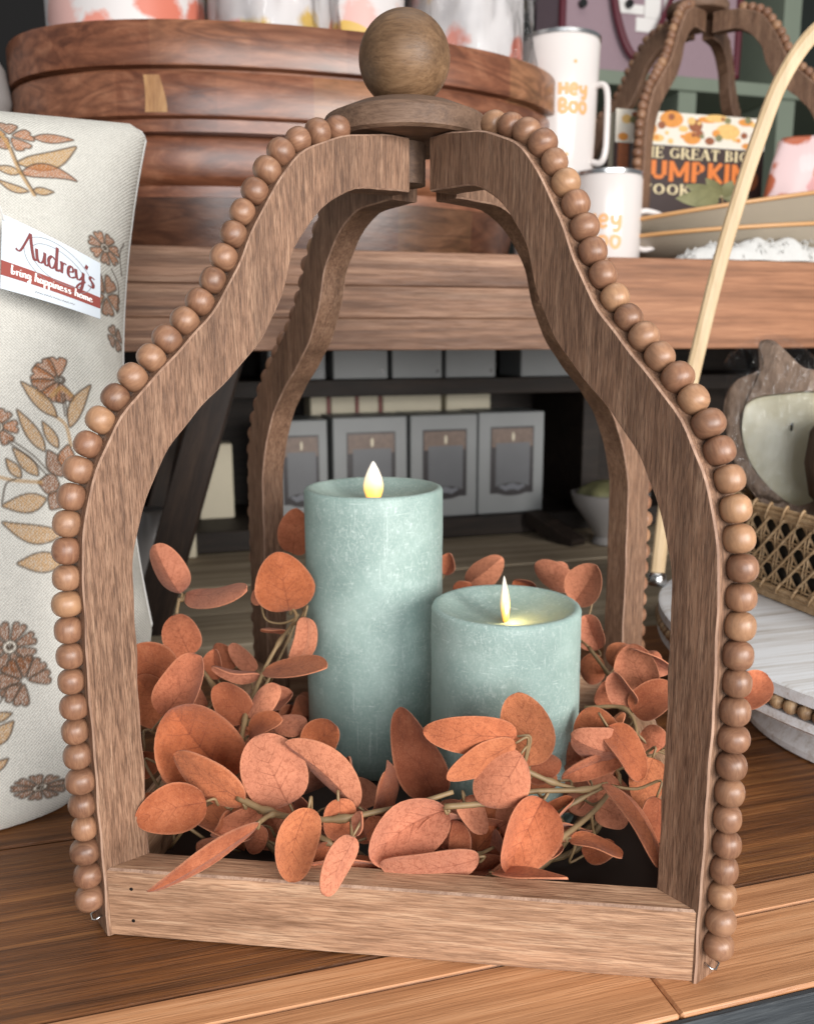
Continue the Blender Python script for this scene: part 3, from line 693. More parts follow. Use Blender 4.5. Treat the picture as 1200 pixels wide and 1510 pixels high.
LV = [  # base px, tip px, visible width px, world y of base, of tip, roll, cup, bend, fold
 ((267, 874), (228, 806), 40, -.020, -.035, R(25), .3, .10), ((275, 876), (349, 852), 20, -.020, -.060, R(62), .2, -.06),
 ((282, 966), (254, 908), 52, -.030, -.025, R(20), .3, .05), ((258, 994), (188, 962), 56, -.045, -.050, R(15), .2, .04),
 ((248, 1066), (203, 1000), 58, -.060, -.050, R(20), .2, .05), ((242, 1056), (303, 967), 58, -.070, -.062, R(25), .35, .08),
 ((322, 1002), (312, 958), 27, -.01, -.005, R(30), .2, .05), ((338, 1150), (252, 1042), 112, -.090, -.098, R(8), .10, .03),
 ((304, 1182), (199, 1212), 66, -.125, -.140, R(15), .2, -.05), ((358, 1186), (252, 1117), 42, -.122, -.118, R(45), .3, .10),
 ((366, 1062), (322, 1012), 50, -.060, -.050, R(15), .2, .05), ((370, 1060), (404, 1008), 34, -.060, -.055, R(35), .2, .05),
 ((368, 1085), (410, 1058), 28, -.065, -.070, R(45), .2, .05), ((404, 1064), (452, 1074), 34, -.060, -.065, R(30), .3, .03),
 ((450, 1112), (498, 1070), 56, -.075, -.070, R(10), .2, .05), ((427, 1186), (383, 1084), 86, -.112, -.100, R(12), .15, .06),
 ((528, 1190), (420, 1094), 42, -.115, -.110, R(45), .3, -.08), ((516, 1174), (512, 1116), 20, -.085, -.080, R(60), .1, .02),
 ((498, 1188), (562, 1166), 44, -.075, -.060, R(25), .2, .05), ((499, 1178), (504, 1243), 46, -.118, -.122, R(15), .2, .05),
 ((455, 1192), (431, 1302), 58, -.135, -.155, R(15), .25, -.06), ((520, 1234), (474, 1320), 40, -.145, -.165, R(30), .25, -.05),
 ((523, 1232), (531, 1198), 15, -.14, -.14, R(55), .1, .02), ((380, 1214), (231, 1330), 24, -.140, -.185, R(58), .3, -.03),
 ((340, 1196), (316, 1238), 24, -.115, -.120, R(40), .2, .05), ((382, 1196), (324, 1232), 38, -.118, -.122, R(25), .2, .05),
 ((492, 1250), (448, 1268), 26, -.125, -.130, R(35), .2, .04), ((562, 1276), (448, 1270), 12, -.128, -.135, R(66), .1, .03),
 ((427, 900), (409, 814), 82, .005, -.004, R(5), .10, .05), ((449, 910), (432, 982), 33, -.015, -.020, R(30), .3, .05),
 ((421, 931), (384, 929), 6, .01, .01, R(74), .1, .02), ((382, 998), (312, 993), 11, -.030, -.045, R(70), .1, .05),
 ((390, 990), (478, 978), 28, -.030, -.055, R(55), .3, -.05), ((378, 988), (342, 950), 24, .02, .03, R(30), .2, .05),
 ((350, 980), (318, 952), 26, .03, .04, R(30), .2, .05), ((385, 892), (377, 868), 18, .02, .025, R(30), .2, .05),
 ((432, 816), (440, 748), 44, .118, .112, R(15), .2, .05),
 ((646, 1174), (589, 1043), 66, -.072, -.062, R(22), .38, .05), ((762, 1086), (625, 1080), 54, -.100, -.112, R(15), .25, .05),
 ((780, 1130), (764, 1018), 76, -.092, -.085, R(10), .18, .05), ((760, 1096), (654, 1142), 42, -.105, -.118, R(25), .2, .05),
 ((768, 1112), (708, 1184), 76, -.105, -.120, R(10), .2, .05), ((771, 1134), (827, 1126), 46, -.085, -.082, R(20), .2, .05),
 ((822, 1152), (764, 1152), 28, -.080, -.080, R(40), .2, .04), ((660, 1196), (547, 1264), 78, -.118, -.130, R(12), .22, .05),
 ((706, 1264), (560, 1274), 42, -.126, -.136, R(30), .3, .05), ((686, 1176), (710, 1230), 36, -.108, -.112, R(25), .3, .05),
 ((802, 1180), (742, 1284), 76, -.112, -.128, R(20), .42, .06), ((728, 1288), (838, 1306), 14, -.130, -.150, R(68), .15, .05),
 ((798, 1220), (843, 1175), 24, -.100, -.095, R(50), .2, .05), ((866, 1230), (815, 1219), 22, -.085, -.105, R(55), .2, .03),
 ((842, 1237), (917, 1268), 22, -.105, -.115, R(55), .2, .05), ((890, 1157), (970, 1280), 22, -.085, -.128, R(62), .25, .04),
 ((902, 1112), (862, 1046), 64, -.052, -.045, R(10), .15, .05), ((918, 1102), (842, 1086), 50, -.062, -.072, R(20), .2, .06),
 ((896, 1072), (946, 1150), 42, -.060, -.078, R(38), .35, .06), ((927, 1116), (828, 1149), 30, -.065, -.075, R(45), .2, .05),
 ((852, 1128), (828, 1096), 26, -.045, -.040, R(30), .2, .05), ((882, 958), (860, 908), 40, .048, .055, R(20), .2, .05),
 ((892, 992), (853, 984), 42, .040, .045, R(30), .2, .05), ((956, 1014), (934, 948), 58, .000, .008, R(22), .35, .05),
 ((990, 990), (934, 950), 30, .000, .004, R(50), .3, .05), ((931, 1041), (904, 990), 34, -.020, -.018, R(35), .3, .05),
 ((934, 1052), (990, 1008), 48, -.022, -.020, R(20), .2, .05), ((978, 1102), (948, 1076), 40, -.045, -.040, R(20), .2, .05),
 ((962, 1118), (944, 1192), 50, -.065, -.075, R(20), .2, .05), ((968, 1176), (950, 1244), 46, -.085, -.092, R(25), .2, .05),
 ((905, 1076), (921, 1052), 16, -.035, -.035, R(50), .1, .02), ((846, 888), (882, 834), 52, .075, .070, R(15), .2, .05),
 ((690, 864), (746, 824), 40, .125, .120, R(20), .3, .05), ((852, 870), (786, 836), 34, .100, .105, R(30), .3, .05),
 ((655, 847), (664, 816), 24, .12, .12, R(30), .2, .04), ((1083, 1038), (1133, 996), 48, .000, .010, R(15), .2, .05),
 # fuller body between the ones that can be named
 ((214, 1108), (208, 1150), 40, -.075, -.080, R(25), .2, .05), ((300, 1060), (262, 1010), 44, -.045, -.040, R(25), .2, .05),
 ((420, 1150), (462, 1112), 40, -.070, -.060, R(30), .2, .05), ((300, 1130), (360, 1100), 50, -.060, -.050, R(30), .2, .05),
 ((560, 1230), (520, 1200), 44, -.105, -.095, R(30), .2, .05), ((620, 1225), (672, 1250), 40, -.100, -.105, R(30), .2, .05),
 ((700, 1215), (744, 1190), 36, -.085, -.080, R(30), .2, .05), ((880, 1190), (925, 1215), 38, -.070, -.075, R(30), .2, .05),
 ((835, 1190), (878, 1170), 34, -.060, -.055, R(35), .2, .05), ((905, 1010), (880, 1040), 36, .015, .010, R(30), .2, .05),
((640, 1262), (690, 1246), 34, -.112, -.116, R(30), .3, .05), ((540, 1236), (575, 1216), 34, -.110, -.105, R(25), .3, .05),
 ((330, 1250), (290, 1240), 30, -.100, -.105, R(35), .3, .05), ((395, 1240), (360, 1222), 36, -.105, -.100, R(30), .3, .05),
 ((860, 1262), (905, 1240), 34, -.095, -.090, R(35), .3, .05), ((790, 1262), (830, 1248), 30, -.108, -.104, R(35), .3, .05),
 ((226, 1170), (206, 1200), 34, -.085, -.090, R(35), .3, .05), ((286, 1096), (318, 1066), 40, -.050, -.045, R(35), .3, .05),
 ((940, 1000), (968, 960), 36, .012, .016, R(30), .3, .05), ((905, 985), (930, 952), 34, .035, .040, R(35), .3, .05),
 ((700, 880), (668, 866), 28, .118, .118, R(30), .3, .05), ((790, 872), (756, 858), 26, .112, .112, R(35), .3, .05), ((835, 850), (812, 838), 30, .108, .108, R(30), .3, .05),
 ((390, 1040), (430, 1020), 34, -.020, -.015, R(30), .2, .05), ((240, 1130), (300, 1150), 44, -.085, -.090, R(30), .2, .05),
]
for L_ in LV: leaf(*L_)
# low inner leaves that fill the front of the ring
for k in range(30):
    a = R(random.uniform(196, 344)); rr = random.uniform(.085, .128)
    B = np.array([rr*math.cos(a)*1.05, max(-.118, rr*math.sin(a)), random.uniform(.012, .044)])
    if abs(B[0]) > .118: B[0] = math.copysign(.112, B[0])
    dr = np.array([random.uniform(-1, 1), random.uniform(-.5, .5), random.uniform(-.15, .7)]); dr /= np.linalg.norm(dr)
    leaf(None, None, random.uniform(44, 74), 0, roll=random.uniform(-.9, .9), cup=random.uniform(.1, .4), P3=(B, B+dr*random.uniform(.022, .034)))
# back and side of the ring, mostly hidden behind the candles
for k in range(26):
    a = R(random.choice([random.uniform(20, 165), random.uniform(-30, 20), random.uniform(165, 215)]))
    rr = random.uniform(.100, .122); B = np.array([rr*math.cos(a), rr*math.sin(a), random.uniform(.014, .032)])
    a2 = a+random.uniform(-.6, .6); ln = random.uniform(.022, .034)
    dr = np.array([math.cos(a2+1.3), math.sin(a2+1.3), random.uniform(.0, .55)]); dr /= np.linalg.norm(dr)
    leaf(None, None, random.uniform(38, 60), 0, roll=random.uniform(-.8, .8), P3=(B, B+dr*ln))
SM = [  # stem px polylines with world y
 ([(350, 1176), (392, 1196), (440, 1207), (500, 1208), (552, 1198), (610, 1186), (668, 1168)], [-.120, -.124, -.127, -.126, -.122, -.118, -.112], .0016),
 ([(655, 1190), (720, 1184), (780, 1168), (858, 1165), (895, 1156)], [-.118, -.114, -.105, -.095, -.085], .0014),
 ([(770, 1134), (810, 1152), (850, 1164)], [-.100, -.098, -.094], .0013),
 ([(352, 1122), (361, 1062), (384, 1000), (410, 950), (436, 912), (429, 894)], [-.085, -.060, -.032, -.015, .0, .005], .0013),
 ([(348, 1094), (320, 1022), (285, 968), (262, 916), (264, 882)], [-.070, -.045, -.028, -.022, -.020], .0013),
 ([(378, 1216), (400, 1202), (420, 1202)], [-.138, -.130, -.126], .0012),
 ([(798, 1216), (850, 1182), (893, 1160)], [-.102, -.095, -.088], .0010),
 ([(742, 1284), (812, 1246), (872, 1200), (905, 1160)], [-.126, -.112, -.092, -.080], .0016),
 ([(388, 1018), (424, 946), (440, 905)], [-.015, .008, .015], .0009),
 ([(862, 1044), (918, 1044), (938, 1076), (928, 1110)], [-.020, -.025, -.040, -.055], .0011),
 ([(868, 955), (900, 998), (932, 1042)], [.042, .02, -.015], .0012),
 ([(250, 1252), (300, 1190), (352, 1176)], [-.100, -.112, -.120], .0008),
 ([(440, 1212), (480, 1240), (500, 1252)], [-.122, -.125, -.126], .0015),
 ([(636, 1278), (700, 1262), (728, 1250)], [-.128, -.120, -.112], .0010),
]
STEMP = []
for pts, ys, rad in SM:
    P = cr([ony(a, b, y) for (a, b), y in zip(pts, ys)], 6)
    n_ = len(P); m = MB()
    m.tube(P, [rad*(1.15-0.4*i/n_)*(1.5 if i % 12 in (6, 7) else 1.0) for i in range(n_)], 7)
    m.build('stem', M_STEM, gar, True); STEMP += list(P)
rg = MB()
for ph in (0, 2.1, 4.2):
    rg.tube([((.112+.008*math.sin(5*t+ph))*math.cos(t), (.112+.008*math.sin(5*t+ph))*math.sin(t), .020+.006*math.sin(7*t+ph)) for t in np.linspace(0, 6.2832, 90, endpoint=False)], .0016, 6, closed=True)
rg.build('stem', M_STEM, gar, True)
RINGP = [np.array([.112*math.cos(t), .112*math.sin(t), .022]) for t in np.linspace(0, 6.2832, 90, endpoint=False)]
SP_ = np.array(STEMP); RP_ = np.array(RINGP)
for (o_, B, a) in LEAVES:                      # every leaf hangs on a thin stalk
    d1 = np.linalg.norm(SP_-B, axis=1); d2 = np.linalg.norm(RP_-B, axis=1)
    q_ = SP_[d1.argmin()] if d1.min() < min(.045, d2.min()) else RP_[d2.argmin()]
    if np.linalg.norm(q_-B) < .0015: continue
    c1 = B-a*min(.012, .4*np.linalg.norm(q_-B)); mid = (c1+q_)/2+np.array([0, 0, -.003])
    P = cr([B-B, c1-B, mid-B, q_-B], 4); m = MB(); m.tube(P, [.00065+.0003*i/len(P) for i in range(len(P))], 5); m.build('stalk', M_STEM, o_, True)

# ================================================================== LETTERING
GL = {
 'A': ([[(-.12, .12), (.08, .10), (.30, .45), (.56, .98)], [(.56, .98), (.62, .55), (.72, .10), (.80, .0), (.90, .10)]], .86),
 'u': ([[(0, .5), (.05, .12), (.18, 0), (.32, .12), (.4, .5)], [(.4, .5), (.4, .1), (.5, 0), (.6, .1)]], .54),
 'd': ([[(.36, .42), (.2, .5), (.05, .3), (.1, .05), (.25, .02), (.38, .3), (.46, 1)], [(.46, 1), (.42, .1), (.5, 0), (.6, .1)]], .58),
 'r': ([[(.08, .5), (.12, .3), (.10, 0)], [(.10, .22), (.2, .46), (.34, .46)]], .38),
 'e': ([[(.02, .2), (.28, .3), (.24, .5), (.08, .4), (.05, .1), (.2, 0), (.42, .12)]], .42),
 'y': ([[(0, .5), (.05, .15), (.18, .08), (.34, .3), (.38, .5)], [(.38, .5), (.34, -.1), (.2, -.45), (.05, -.35), (.2, -.1), (.5, .12)]], .46),
 "'": ([[(.12, .95), (.04, .75)]], .16),
 's': ([[(.34, .46), (.18, .5), (.1, .38), (.27, .2), (.22, .02), (0, .05)]], .40),
 'b': ([[(.08, 1), (.04, .1), (.15, 0), (.3, .12), (.28, .35), (.12, .3)], [(.28, .35), (.42, .35)]], .42),
 'i': ([[(.05, .5), (.05, .08), (.15, 0), (.25, .1)], [(.07, .74), (.10, .70)]], .25),
 'n': ([[(.02, .5), (.04, 0)], [(.04, .3), (.18, .5), (.3, .42), (.3, .05), (.42, .05)]], .42),
 'g': ([[(.32, .42), (.15, .5), (.04, .25), (.15, .05), (.32, .3), (.34, .5)], [(.34, .5), (.32, -.3), (.15, -.45), (.1, -.3), (.45, .05)]], .46),
 'h': ([[(.12, 1), (.05, 0)], [(.06, .3), (.2, .5), (.32, .4), (.32, .05), (.44, .05)]], .45),
 'a': ([[(.3, .42), (.15, .5), (.04, .25), (.12, .02), (.28, .2), (.33, .5)], [(.33, .5), (.33, .08), (.45, .05)]], .46),
 'p': ([[(.05, .5), (.03, -.45)], [(.04, .35), (.2, .5), (.34, .3), (.22, .02), (.06, .08)]], .42),
 'o': ([[(.2, .5), (.05, .3), (.1, .03), (.27, .05), (.33, .3), (.2, .5), (.42, .42)]], .43),
 'm': ([[(.02, .5), (.03, 0)], [(.03, .3), (.14, .5), (.23, .4), (.23, 0)], [(.23, .3), (.35, .5), (.45, .4), (.45, .05), (.56, .05)]], .58),
 ' ': ([], .30),
}
def script_mb(text, fn, x0, x1, base, cap, thick, rise=0.0):
    """hand-script ribbons; fn(x, y) -> 3-D; text fitted between x0 and x1"""
    tot = sum(GL[c][1] for c in text); k = (x1-x0)/tot; m = MB(); x = 0.0
    for c in text:
        for st in GL[c][0]:
            P = np.array(cr(st, 5))
            for i in range(len(P)):
                pass
            t = np.gradient(P, axis=0); t /= np.linalg.norm(t, axis=1)[:, None]+1e-9
            nrm = np.stack([-t[:, 1], t[:, 0]], 1)
            wd = thick*(0.45+0.75*np.abs(t[:, 1]))*(np.where(t[:, 1] < 0, 1.15, 0.8))
            vs = []
            for i in range(len(P)):
                for sgn in (-1, 1):
                    q_ = P[i]+nrm[i]*wd[i]*sgn
                    xx = x0+(x+q_[0])*k; vs.append(fn(xx, base+rise*(xx-x0)-q_[1]*cap))
            m.add(vs, [(2*i, 2*i+1, 2*i+3, 2*i+2) for i in range(len(P)-1)])
        x += GL[c][1]
    return m
SER = {  # serif capitals: thick/thin strokes (x0,y0,x1,y1,width) and arcs (cx,cy,rx,ry,a0,a1,width)
 'T': ([(.05, .95, .65, .95, .1), (.35, 0, .35, .95, .17), (.2, .03, .5, .03, .06), (.08, .95, .08, .74, .06), (.62, .95, .62, .74, .06)], [], .72),
 'H': ([(.14, 0, .14, 1, .17), (.62, 0, .62, 1, .17), (.14, .5, .62, .5, .08), (.02, .03, .27, .03, .06), (.02, .97, .27, .97, .06), (.49, .03, .74, .03, .06), (.49, .97, .74, .97, .06)], [], .80),
 'E': ([(.14, 0, .14, 1, .17), (.02, .03, .58, .03, .07), (.02, .97, .56, .97, .07), (.14, .5, .45, .5, .07), (.57, .03, .57, .25, .06), (.55, .97, .55, .78, .06), (.44, .38, .44, .62, .06)], [], .66),
 'G': ([(.66, 0.08, .66, .42, .15), (.50, .42, .78, .42, .06), (.66, .95, .66, .70, .06)], [(.42, .5, .34, .47, 50, 320, .13)], .84),
 'R': ([(.14, 0, .14, 1, .17), (.02, .03, .27, .03, .06), (.02, .97, .3, .97, .06), (.36, .48, .66, .02, .16), (.6, .03, .76, .03, .06), (.14, .5, .36, .5, .06)], [(.34, .74, .22, .23, -90, 90, .14)], .76),
 'A': ([(.08, 0, .38, 1, .07), (.66, 0, .38, 1, .17), (.2, .32, .56, .32, .06), (0, .03, .2, .03, .06), (.52, .03, .8, .03, .06)], [], .78),
 'B': ([(.14, 0, .14, 1, .17), (.02, .03, .34, .03, .06), (.02, .97, .32, .97, .06), (.14, .52, .36, .52, .06)], [(.34, .75, .2, .22, -90, 90, .14), (.36, .27, .24, .25, -90, 90, .15)], .68),
 'I': ([(.16, 0, .16, 1, .17), (.03, .03, .29, .03, .06), (.03, .97, .29, .97, .06)], [], .36),
 'C': ([(.66, .95, .66, .70, .06)], [(.42, .5, .34, .47, 45, 315, .14)], .76),
 'O': ([], [(.42, .5, .34, .47, 0, 360, .14)], .84),
 'K': ([(.14, 0, .14, 1, .17), (.02, .03, .27, .03, .06), (.02, .97, .27, .97, .06), (.2, .42, .62, .97, .07), (.3, .55, .66, .02, .16), (.5, .97, .72, .97, .06), (.56, .03, .78, .03, .06)], [], .78),
 'P': ([(.14, 0, .14, 1, .2), (.14, .95, .36, .95, .12), (.14, .47, .36, .47, .12)], [(.34, .71, .22, .24, -90, 90, .18)], .66),
 'U': ([(.14, .3, .14, 1, .2), (.56, .3, .56, 1, .2)], [(.35, .3, .21, .24, 180, 360, .2)], .72),
 'M': ([(.12, 0, .12, 1, .18), (.74, 0, .74, 1, .18), (.12, .97, .43, .25, .16), (.74, .97, .43, .25, .16)], [], .88),
 'N': ([(.12, 0, .12, 1, .18), (.6, 0, .6, 1, .18), (.12, .97, .6, .03, .18)], [], .74),
 ' ': ([], [], .35),
 'k': ([(.14, 0, .14, 1, .2), (.2, .45, .58, 1, .18), (.26, .52, .6, 0, .18)], [], .68),
 'i': ([(.14, 0, .14, 1, .2)], [], .3),
}
def serif_mb(text, fn, x0, x1, base, cap):
    tot = sum(SER[c][2] for c in text); k = (x1-x0)/tot; m = MB(); x = 0.0; lay = 0
    for c in text:
        for (a, b, c2, d, wd) in SER[c][0]:
            lay += 1; P = np.array([[a, b], [c2, d]]); t = P[1]-P[0]; t /= np.linalg.norm(t); n = np.array([-t[1], t[0]])*wd/2
            q = [P[0]+n, P[1]+n, P[1]-n, P[0]-n]
            m.add([fn(x0+(x+p[0])*k, base-p[1]*cap, lay % 7) for p in q], [(0, 1, 2, 3)])
        for (cx, cy, rx, ry, a0, a1, wd) in SER[c][1]:
            lay += 1; vs = []; A_ = np.linspace(R(a0), R(a1), 22)
            for a in A_:
                w_ = wd/2*(0.55+0.55*abs(math.cos(a)))
                for s_ in (-1, 1): vs.append(fn(x0+(x+cx+(rx-wd/2+s_*w_)*math.cos(a))*k, base-(cy+(ry-wd/2+s_*w_)*math.sin(a))*cap, lay % 7))
            m.add(vs, [(2*i, 2*i+1, 2*i+3, 2*i+2) for i in range(len(A_)-1)])
        x += SER[c][2]
    return m

# ================================================================== PILLOW
PA = R(35.0); PLEAN = R(15.0)
PAX = np.array([math.cos(PA), math.sin(PA), 0]); PN0 = np.array([math.sin(PA), -math.cos(PA), 0])
PUP = np.array([0, 0, math.cos(PLEAN)])-PN0*math.sin(PLEAN); PNN = np.cross(PAX, PUP)
PB0 = np.array([-.248, .0126, 0.0])+PN0*.040
def pil_st(px, py, off=0.055):
    X = onplane(px, py, PB0+PNN*off, PNN); d = X-PB0; return np.array([d@PAX, d@PUP])
P_TR, P_BR = pil_st(219, 184, 0.0), pil_st(229, 947, 0.0)
def pil_map(a, b):
    """a, b in -1..1 -> seam-plane s, t with corner ears and drawn-in sides"""
    A = (a+1)/2; B = (b+1)/2
    BR, TR = P_BR, P_TR; BL, TL = P_BR-np.array([.37, .015]), P_TR+np.array([-.40, .010])
    s = (BL[0]*(1-A)+BR[0]*A)*(1-B)+(TL[0]*(1-A)+TR[0]*A)*B
    t = (BL[1]*(1-A)+BR[1]*A)*(1-B)+(TL[1]*(1-A)+TR[1]*A)*B
    s = s-0.020*np.sign(a)*np.abs(a)**3*(1-b**2)**1.0
    t = t-0.016*np.sign(b)*np.abs(b)**3*(1-a**2)
    # soften the corner tips
    t = t-0.108*(1-np.abs(a)**5)*np.clip((-b-.1)/.9, 0, 1)**1.2
    cor = np.clip((np.abs(a)-.93)/.07, 0, 1)*np.clip((np.abs(b)-.94)/.06, 0, 1)
    s = s-np.sign(a)*.006*cor; t = t-np.sign(b)*.006*cor
    return s, t
def pil_grid(A, B, side):
    a, b = np.meshgrid(A, B); s, t = pil_map(a, b)
    pr = (np.clip(1-np.abs(a)**3.2, 0, 1)**0.55)*(np.clip(1-np.abs(b)**5, 0, 1)**0.5)
    th = 0.066*pr if side > 0 else 0.055*pr
    wr = 0.0018*np.sin(38*a+9*b+2*np.sin(5*b))*np.clip(1-np.abs(a), 0, .35)/.35*np.clip(np.abs(a)-.55, 0, 1)*2+0.002*np.sin(14*b+3*a)*pr
    # puckers near the right seam
    wr = wr+0.004*np.sin(b*17+1.2)*np.exp(-((a-.86)/.09)**2)*np.exp(-((b-.18)/.35)**2)
    h = side*(th+wr*pr)
    sag = 0.020*pr*np.clip((-b-.30)/.70, 0, 1)**1.5
    X = PB0[None, None]+PAX*s[..., None]+PUP*(t-sag)[..., None]+PNN*h[..., None]
    X[..., 2] = np.maximum(X[..., 2], 0.0005+0.004*(1-pr)*0)
    return X, s, t-sag
pil = thing('throw_pillow', 'off-white linen pillow printed with rust brown flowers leaning beside the lantern', 'pillow')
Ad = np.r_[np.linspace(-1, .34, 40)[:-1], np.linspace(.34, 1, 330)]; Bd = np.linspace(-1, 1, 720)
X, S_, T_ = pil_grid(Ad, Bd, 1); nb, na = X.shape[:2]
idx = np.arange(na*nb).reshape(nb, na)
F = np.stack([idx[:-1, :-1], idx[:-1, 1:], idx[1:, 1:], idx[1:, :-1]], -1).reshape(-1, 4)
def np_mesh(name, V, F):
    me = bpy.data.meshes.new(name); me.vertices.add(len(V)); me.vertices.foreach_set('co', V.astype(np.float32).ravel())
    me.loops.add(F.size); me.loops.foreach_set('vertex_index', F.astype(np.int32).ravel())
    me.polygons.add(len(F)); me.polygons.foreach_set('loop_start', np.arange(0, F.size, 4, dtype=np.int32)); me.polygons.foreach_set('loop_total', np.full(len(F), 4, dtype=np.int32))
    me.update(calc_edges=True); me.polygons.foreach_set('use_smooth', np.ones(len(F), dtype=bool)); me.validate(); return me
pme = np_mesh('pillow_cover', X.reshape(-1, 3), F)
# ---- the flower print, laid out on the cloth
ST = np.stack([S_.ravel(), T_.ravel()], 1)
colr = np.tile(np.array(S(201, 198, 190)[:3]), (len(ST), 1))
grain = rng.random(len(ST))
def blend(mask, c):
    colr[:] = colr*(1-mask[:, None])+np.array(c[:3])*mask[:, None]
def seg_dist(P):
    d = np.full(len(ST), 9.0)
    P = np.array(P)
    lo, hi = P.min(0)-.012, P.max(0)+.012
    sel = np.where((ST[:, 0] > lo[0]) & (ST[:, 0] < hi[0]) & (ST[:, 1] > lo[1]) & (ST[:, 1] < hi[1]))[0]
    Q = ST[sel]; dd = np.full(len(sel), 9.0)
    for i in range(len(P)-1):
        ab = P[i+1]-P[i]; L2 = ab@ab+1e-12; t = np.clip(((Q-P[i])@ab)/L2, 0, 1); dd = np.minimum(dd, np.linalg.norm(Q-P[i]-t[:, None]*ab, axis=1))
    d[sel] = dd; return d
def inside(P):
    P = np.array(P); r = np.zeros(len(ST), bool)
    lo, hi = P.min(0), P.max(0)
    sel = np.where((ST[:, 0] > lo[0]) & (ST[:, 0] < hi[0]) & (ST[:, 1] > lo[1]) & (ST[:, 1] < hi[1]))[0]
    Q = ST[sel]; ins = np.zeros(len(sel), bool); j = len(P)-1
    for i in range(len(P)):
        xi, yi = P[i]; xj, yj = P[j]
        c = ((yi > Q[:, 1]) != (yj > Q[:, 1])) & (Q[:, 0] < (xj-xi)*(Q[:, 1]-yi)/(yj-yi+1e-15)+xi); ins ^= c; j = i
    r[sel] = ins; return r
C_LINE = S(84, 72, 62); C_RUST = S(164, 106, 66); C_DKR = S(130, 84, 54); C_TAN = S(180, 142, 98); C_OCH = S(176, 138, 88)
def paint(poly, fill, line=C_LINE, lw=0.0006, k=0.85):
    P = [np.array(p) for p in poly]; P = cr(P, 6, True)
    m = inside(P).astype(float)*k*np.where(grain > .28, 1.0, .55); blend(m, fill)
    if line is not None:
        d = seg_dist(list(P)+[P[0]]); blend(np.clip(1.6-d/lw, 0, 1)*.7, line)
def stroke(pts, line=C_LINE, lw=0.0006, k=.7):
    P = cr(pts, 6); d = seg_dist(P); blend(np.clip(1.6-d/lw, 0, 1)*k, line)
def pleaf(p0, p1, wpx, fill, bend=0.0):
    a = pil_st(*p0); b = pil_st(*p1); d = b-a; L = np.linalg.norm(d); d /= L; n = np.array([-d[1], d[0]]); w_ = wpx*0.00043
    up = [a+d*L*x+n*(w_/2*math.sin(math.pi*x**.8)**.9+bend*L*math.sin(math.pi*x)) for x in np.linspace(0.02, 1, 7)]
    dn = [a+d*L*x+n*(-w_/2*math.sin(math.pi*x**.8)**.9+bend*L*math.sin(math.pi*x)) for x in np.linspace(1, 0.02, 7)[1:]]
    paint(up+dn, fill)
def pflower(c, r, n, fill, rot=0.0, sq=1.0, sqrot=0.0, core=True, span=360):
    c = pil_st(*c); r = r*0.00043
    for k in range(n):
        a = R(rot+span*k/n); poly = []
        for (rr, aa) in ((.18, -.25), (.55, -.42), (.95, -.36), (1.0, -.12), (.9, .0), (1.0, .14), (.94, .36), (.55, .42), (.18, .25)):
            v = np.array([math.cos(a+aa*2.2*math.pi/n/1.1), math.sin(a+aa*2.2*math.pi/n/1.1)])*rr*r
            v = np.array([v[0]*math.cos(sqrot)+v[1]*math.sin(sqrot), -v[0]*math.sin(sqrot)+v[1]*math.cos(sqrot)]); v[1] *= sq
            v = np.array([v[0]*math.cos(sqrot)-v[1]*math.sin(sqrot), v[0]*math.sin(sqrot)+v[1]*math.cos(sqrot)])
            poly.append(c+v)
        paint(poly, fill if (k % 2 == 0) else tuple(0.5*(np.array(fill)+np.array(C_DKR))))
    if core:
        for rr, f in ((.26, S(222, 214, 200)), (.12, C_LINE)):
            paint([c+np.array([math.cos(t), math.sin(t)*sq])*rr*r for t in np.linspace(0, 6.28, 8, endpoint=False)], f, k=1.0)
# top sprig
pleaf((50, 196), (112, 192), 16, C_RUST); pleaf((25, 240), (116, 203), 26, C_OCH, -.10); pleaf((30, 256), (116, 258), 22, C_RUST, .12)
pleaf((48, 282), (80, 280), 12, C_OCH); pleaf((42, 284), (-5, 268), 12, C_OCH, .1); pleaf((30, 255), (-8, 248), 14, C_OCH)
pflower((14, 196), 34, 5, C_RUST, 20, .7, core=False)
stroke([pil_st(50, 288), pil_st(28, 250), pil_st(14, 215), pil_st(0, 190)], C_OCH, .0011, .8); stroke([pil_st(53, 288), pil_st(31, 250), pil_st(17, 215)])
# side flowers by the seam
pflower((160, 352), 26, 7, C_RUST, 10, .95, .2); pflower((163, 420), 25, 5, C_RUST, 60, 1.2, core=False); pflower((181, 480), 14, 4, C_DKR, 30, 1.4, core=False)
stroke([pil_st(172, 380), pil_st(186, 400), pil_st(184, 440)]); stroke([pil_st(196, 330), pil_st(188, 350), pil_st(192, 380)])
# large flower plant
pflower((87, 560), 38, 6, C_RUST, 90, .85, core=False, span=230); stroke([pil_st(76, 584), pil_st(90, 572), pil_st(107, 582)], C_OCH, .0012)
paint([pil_st(90+6*math.cos(t), 560+5*math.sin(t)) for t in np.linspace(0, 6.28, 8, endpoint=False)], C_LINE)
stroke([pil_st(91, 580), pil_st(97, 612)]); stroke([pil_st(95, 580), pil_st(101, 612)]); stroke([pil_st(80, 612), pil_st(98, 626), pil_st(106, 655)], C_OCH, .0010)
pleaf((84, 614), (30, 566), 20, C_TAN); pleaf((104, 628), (137, 562), 20, C_TAN, .06); pleaf((66, 666), (24, 606), 18, C_TAN); pleaf((86, 660), (62, 622), 15, C_TAN)
pleaf((56, 702), (18, 662), 18, C_TAN); pleaf((30, 706), (8, 678), 14, C_TAN)
pleaf((93, 702), (70, 664), 26, C_DKR); pleaf((97, 690), (102, 654), 24, C_RUST); pleaf((88, 716), (56, 712), 30, C_DKR); pleaf((92, 726), (74, 752), 26, C_DKR)
